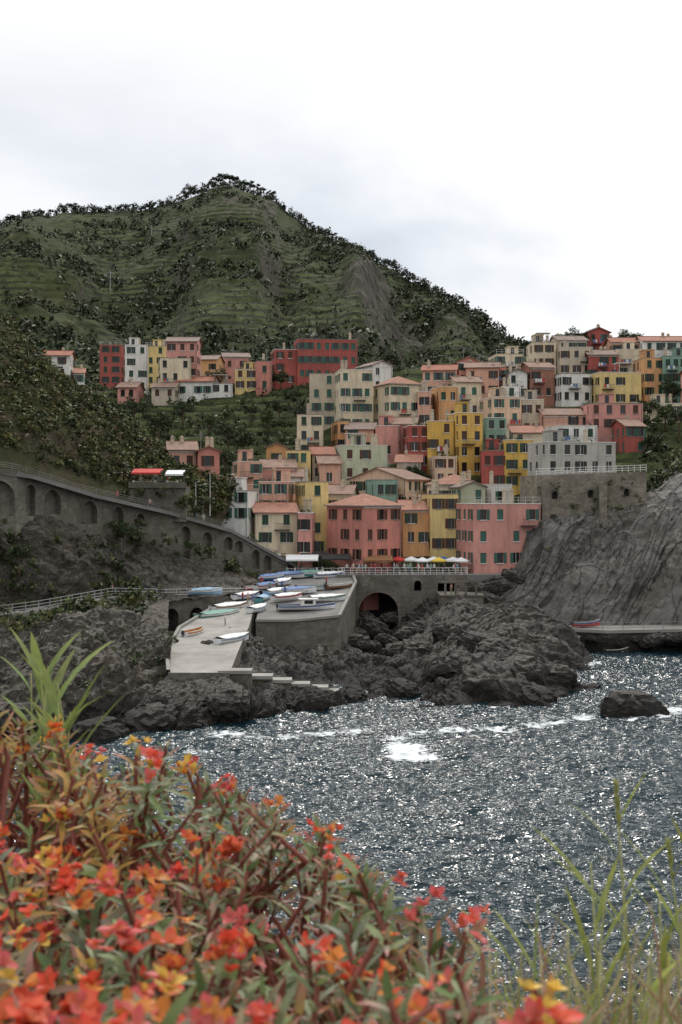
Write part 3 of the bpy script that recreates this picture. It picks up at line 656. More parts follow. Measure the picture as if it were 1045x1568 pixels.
# ---------------------------------------------------------------- shore rocks
C1=[[(190,1162,119),(300,1150,122),(400,1131,128),(500,1120,132),(590,1102,139),(625,1085,146)],
 [(195,1100,123),(300,1095,125),(400,1090,130),(500,1082,136),(590,1082,142),(615,1072,149)],
 [(240,1048,131),(330,1042,132),(400,1050,136),(500,1070,139),(590,1074,144),(612,1062,152)],
 [(255,1034,134),(330,1034,135),(400,1042,139),(500,1062,144),(590,1066,149),(612,1050,157)],
 [(262,1010,142),(380,1000,154),(430,1005,156),(520,1010,161),(590,1035,158),(620,1035,163)],
 [(290,985,160),(380,975,164),(430,980,168),(520,1000,172),(600,1005,172),(625,1010,172)]]
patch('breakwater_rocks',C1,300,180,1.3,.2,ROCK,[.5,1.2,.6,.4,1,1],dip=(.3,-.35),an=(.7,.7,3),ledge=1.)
C2=[[(565,1107,137.5),(640,1116,134),(720,1118,133),(800,1112,135),(880,1098,140),(910,1085,146)],
 [(565,1078,141),(640,1080,138),(720,1072,138),(800,1058,139),(875,1068,143),(900,1078,148)],
 [(555,1062,147),(640,1052,143),(720,1036,141),(800,1024,142),(868,1040,148),(895,1070,151)],
 [(575,1030,160),(640,1012,158),(720,1003,157),(800,1000,158),(868,1015,163),(888,1050,160)],
 [(610,1000,172),(655,985,170),(720,962,170),(800,962,172),(860,985,175),(885,1025,175)],
 [(620,975,185),(665,950,184),(720,934,184),(780,940,184),(840,960,183),(875,1010,185)],
 [(620,962,196),(670,930,195),(720,914,195),(780,915,195),(850,945,192),(880,1005,195)]]
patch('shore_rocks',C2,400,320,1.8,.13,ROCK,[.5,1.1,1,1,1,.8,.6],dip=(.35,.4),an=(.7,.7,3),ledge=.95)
patch('cove_rock_face',[[(515,1008,178),(545,1000,186),(575,996,190),(620,992,190),(665,985,186)],[(512,960,182),(540,965,193),(575,975,197),(620,955,196),(670,945,192)],[(510,905,186),(535,925,199),(575,955,204),(620,920,199),(672,915,195)]],120,70,.9,.3,ROCK)
def boulder(px,py,D,r,flat=.7,mat=ROCK,name='boulder'):
    n=26;u=np.linspace(0,np.pi,n)[:,None];v=np.linspace(0,2*np.pi,n*2)[None]
    P=np.stack([np.sin(u)*np.cos(v),np.sin(u)*np.sin(v),np.cos(u)+0*v],-1);s=R.uniform(0,99)
    P=P*(.75+.55*fbm(P*1.3+s,4)[...,None]);st=np.round(P*3.2)/3.2;P=P*.5+st*.5+(fbm(P*4+s,3)[...,None]-.5)*.2
    P=P*np.array([1.15,1,flat])*r;P=P@np.array(Matrix.Rotation(R.uniform(-.5,.5),3,'Y')@Matrix.Rotation(R.uniform(0,6),3,'Z'));c=W(px,py,D)
    gridobj(name,P+np.array(c),mat,False)
for b in [(540,988,180,2.2),(565,995,176,1.8),(592,985,180,1.6),(610,1000,170,2.),(530,1005,170,1.5),(625,975,184,2.),(650,965,188,2.),(575,965,192,2.2),(548,975,188,1.6),(600,1022,160,1.4),(645,1000,168,2.2),(690,975,172,2.2),(735,948,180,2.4),(760,1000,160,2.5),(690,1030,148,2.5),(790,1030,144,2.6),(850,1040,148,2.5),(870,1090,142,1.6),(540,1070,140,1.6),(470,1085,134,2),(350,1080,127,2.2),(230,1110,123,2.5),(150,1130,119,2.5),(60,1120,118,3.2),(600,1090,139,1.6),(660,1100,135.5,1.8),(770,1095,136,2.),(820,1075,138,2.3),(725,985,164,2),(560,950,197,1.6),(598,948,197,1.5),(400,1105,130,1.8),(290,1120,124,1.8),(700,1085,137,2.2),(620,1060,143,1.8),(735,905,196,2.2),(762,900,196,2.4),(790,885,196,2),(750,925,193,2.2)]: boulder(*b)
boulder(968,1088,130.5,2.6,.75,name='sea_rock');boulder(995,1083,131.5,1.6,.5,name='sea_rock');boulder(895,1012,172,1.1,.3,name='sea_rock')
# ---------------------------------------------------------------- right cliff
P=patch('right_cliff',[
 [(735,965,190),(790,972,188),(850,990,187),(950,1000,187),(1045,1000,187),(1400,1000,187)],
 [(738,925,192),(790,935,190),(850,950,189),(950,953,189),(1045,948,189),(1400,940,189)],
 [(745,905,196),(790,872,195),(850,860,194),(950,872,193.5),(1045,862,193.5),(1400,850,193)],
 [(765,882,201),(800,825,200),(840,800,200.5),(960,796,202),(1045,775,202),(1400,765,200)],
 [(790,872,205),(812,785,204),(850,782,205),(960,780,206),(1045,722,210),(1400,720,209)],
 [(800,840,214),(825,775,210),(850,785,214),(960,780,220),(1045,680,227),(1400,680,226)]],520,300,1.1,.09,SLAB,[.6,.6,1.3,1.1,.6,.6],dip=(.1,.55),an=(3.,1.,.45),slab_=True)
scatter('cliff_top_shrubs',P[220:299],650,.4,1.6,hc[:4],34,lambda C:(pxof(C)>985)|(pxof(C)<815),.3)
scatter('cliff_face_plants',P[60:250],110,.15,.6,hc[:4],22,lambda C:fbm(C*.2+3,3)>.53,.3)
mb=MB();ld=[(832,952,188.5),(860,962,184),(930,972,181),(1045,962,183),(1400,945,184)]
le=[W(*p) for p in ld];
for i in range(len(le)-1):
    a,b=le[i],le[i+1];za=3.2;A_=[(a[0],a[1],za),(b[0],b[1],za),(b[0],b[1]+8,za),(a[0],a[1]+8,za)]
    mb.face(A_);mb.face([(a[0],a[1],-2),(b[0],b[1],-2),(b[0],b[1],za-.4),(a[0],a[1],za-.4)],1);mb.face([(a[0],a[1]-.15,za-.4),(b[0],b[1]-.15,za-.4),(b[0],b[1]-.15,za+.004),(a[0],a[1]-.15,za+.004)])
a=le[0];mb.face([(a[0],a[1],-2),(a[0],a[1],3.2),(a[0],a[1]+8,3.2),(a[0],a[1]+8,-2)],1);mb.obj('concrete_ledge',[CONC,ROCK])
for i in range(9): boulder(850+i*30,980,184-i*.3,R.uniform(1.,2.),.6)
railing([(p[0],p[1]+.2,3.2) for p in le[1:]],mat=GREYMET,step=3)
RST=masonry('retaining_stone',(.3,.265,.21),.35,.25)
arch_wall('stone_retaining_wall',XY(822,203.2),XY(990,206),(zp(810,203),zp(800,206)),(zp(728,203),zp(722,206)),[(850,.5,752,764,0),(905,.5,750,762,0),(960,.5,748,760,0)],1,RST,SHADE,9,False)
mb=MB()
for k in (0,3): x0=XY(835+k*30,203.)[0];mb.box((x0-.6,202.2+k*.4,zp(805,203)),(x0+.6,203.+k*.5,zp(742,203)))
mb.obj('wall_buttress',RST)
scatter('wall_plants',np.array([[W(p_,R.uniform(735,795),np.interp(p_,[822,990],[202.9,205.6])) for p_ in np.linspace(825,985,60)]]),70,.2,.65,hc[:3],24)
railing([(*XY(822,203.6),zp(728,203)),(*XY(990,206.4),zp(722,206))],mat=WHITE,r=.05,step=1.)
# ---------------------------------------------------------------- harbour
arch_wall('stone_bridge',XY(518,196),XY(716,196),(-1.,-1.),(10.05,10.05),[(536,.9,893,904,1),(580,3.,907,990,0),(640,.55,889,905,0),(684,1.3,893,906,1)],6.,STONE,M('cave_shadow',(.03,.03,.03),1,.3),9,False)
mb=MB();mb.box((-.5,196.02,9.2),(40,215,10.1));mb.box((-8.,198,9.2),(-.503,215,10.1));mb.obj('harbour_square',PAVE)
railing([(-.4,196.1,10.1),(19.2,196.1,10.1)],mat=WHITE,step=.9,r=.04);railing([(19.2,196.1,10.1),(19.2,200,10.1)],mat=WHITE)
mb=MB();mb.box((0,0,-2),(6.2,7,7.4));mb.box((-.15,-.15,7.403),(6.35,7.1,7.6));
for k in range(4): mb.box((.5+k*1.5,.2,7.603),(.8+k*1.5,.5,9.3))
mb.box((0,.15,9.303),(5.6,.6,9.6));o=mb.obj('stone_tower_base',STONE);o.location=(14.6,188.5,0)
mb=MB()
for k in range(14): mb.box((k*.5,0,-3),(k*.5+.5,1.8,5.6-k*.36))
o=mb.obj('stone_stairs',STONE);o.location=(20.9,189,0)
def slab(name,rows,th,mat,smat):
    A=[[Vector(W(*p)) for p in r] for r in rows];mb=MB();dz=Vector((0,0,th))
    for i in range(len(A)-1):
        for j in range(len(A[0])-1): mb.face([A[i][j],A[i][j+1],A[i+1][j+1],A[i+1][j]])
        for j in (0,-1): mb.face([A[i][j],A[i+1][j],A[i+1][j]-dz,A[i][j]-dz],1)
    for i in (0,-1):
        for j in range(len(A[0])-1): mb.face([A[i][j],A[i][j+1],A[i][j+1]-dz,A[i][j]-dz],1)
    return mb.obj(name,[mat,smat])
LC=M('light_concrete',(.34,.325,.295),.9,.35,.3,.3,(1,1,1),2.)
RM=[[(258,1030,134),(300,1030,134),(352,1030,134)],[(256,998,143.5),(310,998,143.5),(368,990,146)],[(275,963,158.5),(320,963,158.5),(382,958,160)],[(330,930,175),(355,930,175),(390,928,176)],[(368,906,187),(380,906,187),(400,905,187.5)],[(388,890,194),(400,890,194),(440,886,197)]]
SL=[[(392,952,165),(450,952,165),(520,945,166.5)],[(398,925,176),(450,925,176),(533,918,178)],[(404,905,186),(460,903,187),(545,893,191)],[(420,884,197),(470,884,197.5),(540,880,198.5)],[(420,878,201),(470,878,201),(540,878,201)]]
slab('boat_ramp',RM,5,LC,STONE);slab('slipway',SL,10,PAVE,STONE)
for nm,pts in (('slipway_kerb',[W(*r[2]) for r in SL[:4]]),('slipway_kerb',[W(*p) for p in SL[0]]),('slipway_kerb',[W(*r[0]) for r in RM[:4]])):
    mb=MB()
    for a,b in zip(pts[:-1],pts[1:]):
        a,b=Vector(a),Vector(b);n_=Vector(((b-a).y,-(b-a).x,0)).normalized()*.2;u_=Vector((0,0,.32))
        q=[a-n_,b-n_,b+n_,a+n_];mb.face([p+u_ for p in q]);mb.face([q[0],q[1],q[1]+u_,q[0]+u_]);mb.face([q[2],q[3],q[3]+u_,q[2]+u_])
    mb.obj(nm,CONC)
mb=MB()
for x0,x1,py,D in [(335,386,1029,135),(384,418,1037,137.5),(415,447,1043,139),(444,475,1049,140.5),(472,503,1054,142),(500,535,1060,143.5),(532,563,1064,146)]:
    a=W(x0,py,D);b=W(x1,py,D);mb.box((a[0],D-.9,a[2]-.1),(b[0],D+1.3,a[2]+.25),0);mb.box((a[0]+.05,D-.7,-1.5),(b[0]-.05,D+1.2,a[2]-.103),1)
mb.obj('stepped_breakwater_wall',[LC,STONE2])
# ---------------------------------------------------------------- boats
PC=dict(white=(.75,.76,.76),blue=(.05,.14,.35),teal=(.1,.3,.32),red=(.5,.05,.04),green=(.12,.3,.24),wood=(.25,.13,.06),orange=(.6,.2,.04),lblue=(.25,.4,.55),yellow=(.7,.5,.08),black=(.04,.04,.04))
def boat(px,py,D,L,yaw,hull='white',stripe='blue',cover=None,cabin=False,z=None):
    p=W(px,py,D);e=empty('fishing_boat' if L>4.5 else 'rowing_boat',(p[0],p[1],p[2] if z is None else z),math.radians(yaw));B=L*.17
    n=13;sec=[];
    for i in range(n):
        t=i/(n-1);x=(t-.5)*L
        b=B*(1-(max(0,t-.35)/.65)**2.3)*(.82+.18*min(1,t/.3));b=max(b,.03);sh=.68+.4*t**2.5+.06*(1-t);k=.08+.28*max(0,t-.75)**1.2*2
        sec.append([(x,-b,sh),(x,-b*.96,sh*.72),(x,-b*.72,k+.12),(x,0,k),(x,b*.72,k+.12),(x,b*.96,sh*.72),(x,b,sh)])
    h,s,it=MB(),MB(),MB()
    for i in range(n-1):
        for j in range(6): (s if j in(0,5) else h).face([sec[i][j],sec[i][j+1],sec[i+1][j+1],sec[i+1][j]])
        for sg in (0,6):
            a,b=sec[i][sg],sec[i+1][sg];o=.06*(1 if sg else -1);it.face([(a[0],a[1]+o,a[2]+.04),(b[0],b[1]+o,b[2]+.04),(b[0],b[1]-o*1.5,b[2]+.04),(a[0],a[1]-o*1.5,a[2]+.04)]);it.face([(a[0],a[1]+o,a[2]+.04),(b[0],b[1]+o,b[2]+.04),(b[0],b[1]+o,b[2]-.05),(a[0],a[1]+o,a[2]-.05)])
        a,b=sec[i],sec[i+1];it.face([(a[2][0],a[1][1]*.95,.32+.3*(i/n)**3),(a[2][0],a[5][1]*.95,.32+.3*(i/n)**3),(b[2][0],b[5][1]*.95,.32+.3*((i+1)/n)**3),(b[2][0],b[1][1]*.95,.32+.3*((i+1)/n)**3)])
    h.face(sec[0]);
    for t in (.25,.5,.72): x=(t-.5)*L;it.box((x-.12,-B*.86,.5),(x+.12,B*.86,.56))
    h.obj('hull',M('boat_'+hull,PC[hull],.4,.1),e,True);s.obj('top_strake',M('boat_'+stripe,PC[stripe],.4,.1),e,True);it.obj('gunwale_and_thwarts',M('boat_inside',(.45,.42,.36),.6,.2),e)
    if cover:
        c=MB();m=9
        for i in range(1,n-1):
            for j in range(m-1):
                def q(ii,jj):
                    s_=sec[ii];u=jj/(m-1);return (s_[0][0],s_[0][1]*(1-2*u)*1.06,s_[0][2]+.05+.32*math.sin(math.pi*u)*math.sin(math.pi*ii/(n-1)+.2)+.04*math.sin(ii*2.1+jj))
                c.face([q(i,j),q(i,j+1),q(i+1,j+1),q(i+1,j)])
        c.obj('tarpaulin',M('tarp_'+cover,PC[cover],.6,.2,2,.5),e,True)
    if cabin:
        c=MB();c.box((-L*.1,-B*.5,.4),(L*.15,B*.5,1.5));c.box((-L*.14,-B*.6,1.503),(L*.2,B*.6,1.6));c.obj('cabin',WHITE,e)
        c=MB();c.box((L*.15+.003,-B*.4,.95),(L*.15+.03,B*.4,1.4));c.box((-L*.05,-B*.5-.03,.95),(L*.1,-B*.5-.003,1.4));c.obj('cabin_windows',GLASS,e)
    mo=MB();mo.box((-L/2-.3,-.13,.45),(-L/2-.02,.13,.95));mo.box((-L/2-.2,-.05,-.05),(-L/2-.1,.05,.45))
    if not cover: mo.obj('outboard_motor',DARKMET,e)
for b in [(470,935,172,7.6,8,'white','blue',None,True),(455,910,183,5.8,20,'white','white','blue'),(482,905,186,5.2,12,'white','teal',None),(432,897,190,5,60,'white','lblue','white'),(405,922,180,5.2,75,'teal','white','lblue'),(408,903,187,4.8,50,'white','red','blue'),(414,890,193.5,4.6,30,'blue','white','blue'),(445,886,196,5.8,15,'white','blue','blue'),(472,884,197,5,10,'teal','white','green'),(335,947,169,6.8,42,'green','white','green'),(352,935,174,6,44,'white','wood','white'),(378,918,181,5,50,'white','blue','white'),(357,985,150,5.2,50,'white','lblue','white'),(297,975,155,4.2,62,'white','orange',None),(315,912,176.5,4.6,5,'lblue','white','lblue'),(505,886,197,5,20,'white','blue','white'),(500,922,177,5.4,14,'white','green','white'),(440,920,178,4.8,35,'white','red','white'),(395,938,171.5,4.6,65,'white','lblue','white'),(424,912,182,4.4,48,'lblue','white','white'),(392,905,186.5,4.4,40,'red','white',None),(520,902,187,4.6,35,'wood','white',None)]:
    boat(*b)
boat(898,958,185,4.2,15,'red','blue',None,z=3.25);boat(945,988,181,3.2,0,'black','black',None,z=-.2)
# ---------------------------------------------------------------- people
SKIN=M('skin',(.5,.3,.22),.6,.05);HAIR=M('hair',(.05,.03,.02),.7,.1)
def fig(pose):
    J=[((0,0,.95),.13),((0,0,1.12),.12),((0,0,1.34),.14),((0,0,1.49),.055),((0,-.01,1.58),.085),((0,-.01,1.69),.085)]
    E=[(0,1),(1,2),(2,3),(3,4),(4,5)];
    for sg in (-1,1):
        b=len(J);st={'stand':0,'walk':.22*sg,'lean':.05*sg}[pose]
        J+=[((sg*.17,0,1.42),.06),((sg*.23,.02-st*.5,1.16),.045),((sg*.22,-.09-st,.93 if pose!='lean' else 1.1),.035),((sg*.225,-.13-st,.85 if pose!='lean' else 1.1),.03)]
        E+=[(2,b),(b,b+1),(b+1,b+2),(b+2,b+3)]
        c=len(J);J+=[((sg*.09,0,.88),.1),((sg*.1,-.03+st*.6,.5),.065),((sg*.1,.03+st*1.3,.09),.045),((sg*.11,-.12+st*1.3,.04),.04)]
        E+=[(0,c),(c,c+1),(c+1,c+2),(c+2,c+3)]
    me=bpy.data.meshes.new('f');me.from_pydata([j[0] for j in J],E,[]);o=bpy.data.objects.new('f',me);link(o)
    sk=o.modifiers.new('s','SKIN');
    for i,j in enumerate(J): me.skin_vertices[0].data[i].radius=(j[1],j[1]*.85)
    me.skin_vertices[0].data[0].use_root=True
    o.modifiers.new('u','SUBSURF').levels=1
    dg=bpy.context.evaluated_depsgraph_get();m2=bpy.data.meshes.new_from_object(o.evaluated_get(dg));bpy.data.objects.remove(o)
    return m2
FIG=[fig(p) for p in('stand','walk','lean')]
SH=[M('shirt_%d'%i,c,.8,.1) for i,c in enumerate([(.6,.6,.6),(.1,.15,.35),(.45,.06,.06),(.05,.05,.06),(.55,.35,.3),(.2,.35,.3)])]
PT=[M('trousers_%d'%i,c,.8,.1) for i,c in enumerate([(.06,.08,.15),(.35,.3,.22),(.04,.04,.045)])]
def person(p,yaw,k=None):
    k=R.randrange(3) if k is None else k;me=FIG[k].copy();me.materials.clear()
    for m in (SKIN,HAIR,R.choice(SH),R.choice(PT)):me.materials.append(m)
    for f in me.polygons:
        c=f.center;z=c.z;f.use_smooth=True
        f.material_index= 1 if (z>1.7 or (z>1.54 and c.y>.03)) else 0 if z>1.47 else 2 if (z>.95 and not(abs(c.x)>.2 and z<1.15)) else 3 if abs(c.x)<.19 and z>.08 else 0 if z>.1 else 1
    o=bpy.data.objects.new('person',me);o.location=p;o.rotation_euler=(0,0,math.radians(yaw));link(o);o.scale=(1,1,R.uniform(.94,1.04))
for i in range(34):
    person((R.uniform(.2,18.8),R.choice([196.7,196.7,197.4,199,201]),10.1),R.uniform(-60,60) if R.random()<.6 else R.uniform(0,360))
for px,py,D in [(380,925,177.3),(388,928,176),(414,908,185),(424,903,187),(432,905,186.5),(401,900,189),(372,925,177.5),(437,915,181),(440,885,197),(452,884,197.5),(345,960,161),(500,900,188)]: person(W(px,py,D),R.uniform(0,360))
person((LP[5][0],LP[5][1],LP[5][2]),-90,1)
for px,D in [(230,180.5),(180,176),(300,188),(312,190)]:
    k=(px-CX)/F;z=np.interp(px,[p[0] for p in UP],[zp(p[1]+5,p[2]) for p in UP]);person((k*(D+2.),D+2.,z+.1),R.uniform(0,360))
for x in (16.2,17.2,19.8): person((x,189.7,7.6),R.uniform(0,360))
# ---------------------------------------------------------------- cafe furniture
def parasol(p,r,c,h=2.4):
    e=empty('cafe_parasol',p);mb=MB();mb.tube([(0,0,0),(0,0,h)],.04,6);mb.box((-.3,-.3,0),(.3,.3,.08));mb.obj('pole',MET,e);mb=MB()
    for k in range(8):
        a,b=k*math.pi/4,(k+1)*math.pi/4;A_=(r*math.cos(a),r*math.sin(a),h-.45);B_=(r*math.cos(b),r*math.sin(b),h-.45);mb.face([A_,B_,(0,0,h+.1)]);mb.face([A_,B_,(B_[0],B_[1],h-.65),(A_[0],A_[1],h-.65)])
    mb.obj('canopy',M('canvas_'+c,PC[c],.8,.1),e);mb=MB();mb.box((.5,.2,.7),(1.4,1.,.75));mb.tube([(.95,.6,0),(.95,.6,.7)],.04,5);mb.obj('table',WHITE,e)
for x,y,r,c in [(9,203,1.5,'red'),(11,202.5,1.4,'white'),(14.5,202,1.4,'white'),(16,203,1.4,'blue'),(17.5,201.5,1.5,'white'),(18.6,200,1.3,'white'),(15.2,200.5,1.2,'yellow'),(12.6,200.2,1.2,'white')]: parasol((x,y,10.1),r,c)
def awning(x,y,z,w,d,h,c,name='awning_shelter'):
    e=empty(name,(x,y,z));mb=MB()
    for a in (0,w):
        for b in (0,d): mb.tube([(a,b,0),(a,b,h)],.05,6)
    mb.obj('posts',DARKMET,e);mb=MB();n=6
    for k in range(n):
        a0,a1=k*w/n,(k+1)*w/n;mb.face([(a0,-.3,h-.3),(a1,-.3,h-.3),(a1,d,h+.3),(a0,d,h+.3)]);mb.face([(a0,-.3,h-.3),(a1,-.3,h-.3),(a1,-.3,h-.55),(a0+.02,-.3,h-.55)])
    mb.obj('canopy',M('canvas_'+c,PC[c],.8,.1),e)
    mb=MB()
    for k in range(int(w/1.6)):
        x0=.4+k*1.6;mb.box((x0,.6,.7),(x0+.9,1.5,.75));mb.tube([(x0+.45,1.05,0),(x0+.45,1.05,.7)],.04,5)
        for q in (-.45,1.0): mb.box((x0+q,.8,.42),(x0+q+.35,1.2,.47));mb.box((x0+q,1.17,.47),(x0+q+.35,1.2,.9));mb.tube([(x0+q+.17,1.,0),(x0+q+.17,1.,.42)],.03,4)
    mb.obj('tables_and_chairs',WHITE if c!='wood' else DARKMET,e)
awning(-8.5,198.6,10.1,5,3,2.5,'white');awning(-3.,199.5,10.1,4.5,3,2.6,'black');awning(3.5,198.6,10.1,4.5,3,2.4,'wood');awning(-13,200.5,10.1,3.5,3,2.5,'white');awning(-6.2,201.5,10.1,4,3,2.9,'black')
p=W(203,745,184);q=W(290,765,188);mb=MB();mb.box((p[0]-.4,184.,p[2]-5),(q[0],189,p[2]));mb.box((p[0]-.5,183.7,p[2]-.2),(q[0]+.1,183.997,p[2]+.6));mb.obj('cafe_terrace',STONE2)
awning(p[0]-.2,184.4,p[2],4.2,2.6,2.3,'red','red_cafe_awning');awning(p[0]+4.6,184.6,p[2],2.6,2.4,2.1,'white');
for i in range(6): person((p[0]+R.uniform(0,7.5),184.6+R.uniform(0,2),p[2]),R.uniform(0,360))
scatter('terrace_shrubs',np.array([[ (p[0]-2+i*.4,183.6+R.uniform(-1.5,4),p[2]-R.uniform(.6,4)) for i in range(34)]]),80,.4,1.1,hc[:4],30)
for px,py,D,h in [(322,790,192,6.5),(300,780,191,4)]:
    mb=MB();mb.tube([(0,0,0),(0,0,h),(.4,-.3,h+.15)],[.09,.06,.04],7);mb.box((.3,-.55,h+.05),(.6,-.15,h+.17));o=mb.obj('street_lamp',MET);o.location=W(px,py,D)
# ---------------------------------------------------------------- sea
def axis(a,b,st,lo,hi):
    m=np.arange(a,b,st);L=[];s=st;x=a
    while x>lo: s*=1.35;x-=s;L.append(x)
    Rr=[];s=st;x=b
    while x<hi: s*=1.35;x+=s;Rr.append(x)
    return np.array(L[::-1]+list(m)+Rr)
xs=axis(-34,66,.2,-6000,6000);ys=axis(48,200,.22,-4000,9000)
Xg,Yg=np.meshgrid(xs,ys);Pg=np.stack([Xg,Yg,0*Xg],-1)
fine=np.clip((200-Yg)/10,0,1)*np.clip((Yg-40)/10,0,1)*np.clip((70-np.abs(Xg-15))/10,0,1)
wz=(fbm(Pg*np.array([.2,.45,1])+3,3)-.5)*.7+(fbm(Pg*np.array([.75,1.35,1])+11,2)-.5)*.5+(fbm(Pg@np.array([[.9,.4,0],[-.4,.9,0],[0,0,1]])*np.array([1.5,2.4,1])+51,2)-.5)*.2
Pg[...,2]=wz*fine
foam_glint=0*Xg
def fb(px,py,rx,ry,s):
    global foam_glint
    D=H*F/(py-HY);x=(px-CX)/F*D;foam_glint=foam_glint+s*np.exp(-((Xg-x)/rx)**2-((Yg-D)/ry)**2)
for a in [(622,1146,1.5,2.6,3.),(612,1158,1.,1.3,2.),(645,1158,1.4,1.2,2.5),(610,1136,.7,2.,1.),(905,1015,1.3,2.6,1.4),(1000,1097,3.,1.2,1.6),(1035,1087,2.,1.8,1.6),(965,1103,2,.8,1.),(350,1127,1.8,1.2,1.3),(395,1132,1.3,1.,1.1),(500,1124,1.6,1.3,1.3),(545,1120,1.3,1.3,1.1),(550,1060,1.,2.,1.2),(700,1120,1.8,1.3,1.3),(760,1116,1.8,1.3,1.3),(850,1106,2,1.5,1.4),(640,1122,1.5,1.3,1.1),(240,1160,2,1,1.),(892,1098,1.5,1.8,1.1),(820,1113,1.4,1.3,1.1),(300,1150,1.5,1.,1.),(445,1130,1.2,1.,.9),(600,1128,2,1.,.7),(470,1122,1.5,1.2,.8)]: fb(*a)  # first four blobs paint a bright sun glint into the colour, the rest foam
m,n,b=nt('sea_water')
v1=noise(n,pos(n,(.85,1.5,1)),1.5,2,.5,.4);hh=v1
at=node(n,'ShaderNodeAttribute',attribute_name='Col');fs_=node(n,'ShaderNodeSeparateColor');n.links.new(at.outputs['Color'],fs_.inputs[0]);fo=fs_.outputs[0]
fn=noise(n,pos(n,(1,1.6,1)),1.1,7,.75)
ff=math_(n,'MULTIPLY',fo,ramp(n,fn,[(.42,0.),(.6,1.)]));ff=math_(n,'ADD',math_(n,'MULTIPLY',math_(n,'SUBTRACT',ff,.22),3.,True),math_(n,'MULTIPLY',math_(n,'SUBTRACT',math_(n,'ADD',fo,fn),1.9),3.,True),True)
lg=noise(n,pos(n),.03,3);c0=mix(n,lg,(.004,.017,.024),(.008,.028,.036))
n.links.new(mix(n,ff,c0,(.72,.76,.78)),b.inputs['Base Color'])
n.links.new(ramp(n,ff,[(0.,.05),(1.,.8)]),b.inputs['Roughness']);b.inputs['IOR'].default_value=1.33;b.inputs['Specular IOR Level'].default_value=.42
bump(n,b,hh,1.,.38)
i=np.arange(Xg.size).reshape(Xg.shape);Q=np.stack([i[:-1,:-1],i[:-1,1:],i[1:,1:],i[1:,:-1]],-1).reshape(-1,4)
big('sea_water',Pg.reshape(-1,3),Q,m,np.repeat(np.clip(foam_glint,0,3).reshape(-1,1),3,1),True)
# ---------------------------------------------------------------- foreground slope and plants
ys_=[-8,-2,1,2.6,3.6,5.5,9,14,21,24];zs_=[21.5,20.5,20.3,20.35,20.3,18.6,14,8,0,-2];xs_=np.linspace(-40,30,8)
patch('foreground_slope',[[(x,y,z) for x in xs_] for y,z in zip(ys_,zs_)],160,110,.12,.8,M('dry_soil',(.14,.1,.065),.95,.4,3,.9),survey=False,an=(1,1,1))
def leaves(name,O,Dr,Up,L,Wd,curl,c0,c1,par=None,mat=None):
    O,Dr,Up=[np.asarray(a,float) for a in(O,Dr,Up)];Dr/=np.linalg.norm(Dr,axis=1,keepdims=True);S=np.cross(Dr,Up);S/=np.linalg.norm(S,axis=1,keepdims=True)+1e-9;U=np.cross(S,Dr)
    L,Wd,curl=[np.asarray(a,float)[:,None] for a in(L,Wd,curl)]
    ts=[(0,-.25,.05),(0,.25,.05)]
    for t,w in ((.2,.8),(.42,1.),(.66,.85),(.85,.5)): ts+=[(t,-w,.3*w),(t,0,0),(t,w,.3*w)]
    ts+=[(1,0,0)]
    V=np.stack([O+Dr*L*t+S*Wd*w+U*(Wd*f+curl*L*t*t) for t,w,f in ts],1)
    C=np.stack([c0*(1-t**1.4)+c1*t**1.4 for t,_,_ in ts],1)
    tr=[(0,3,2),(0,1,3),(1,4,3)]
    for k in (2,5,8): tr+=[(k,k+1,k+4),(k,k+4,k+3),(k+1,k+2,k+5),(k+1,k+5,k+4)]
    tr+=[(11,12,14),(12,13,14)];tr=np.array(tr);N=len(O);K=len(ts)
    Fq=(np.arange(N)[:,None,None]*K+tr[None]).reshape(-1,3)
    return big(name,V.reshape(-1,3),Fq,mat or LEAF2,np.clip(C.reshape(-1,3),0,1),True,par)
sil=np.array([(-150,1040),(0,1062),(60,1085),(120,1165),(180,1160),(232,1112),(270,1150),(330,1185),(375,1190),(430,1250),(470,1240),(550,1315),(620,1375),(700,1405),(760,1450),(800,1480),(850,1530),(900,1600)],float)
GRN=np.array([(.13,.19,.07),(.2,.27,.1),(.3,.35,.18),(.3,.33,.22)]);TIP=np.array([(.6,.14,.13),(.68,.3,.27),(.5,.34,.2),(.72,.32,.09),(.4,.44,.22)])
BR=np.array([(.88,.06,.05),(.9,.13,.08),(.9,.3,.07),(.86,.13,.17),(.92,.6,.12)])
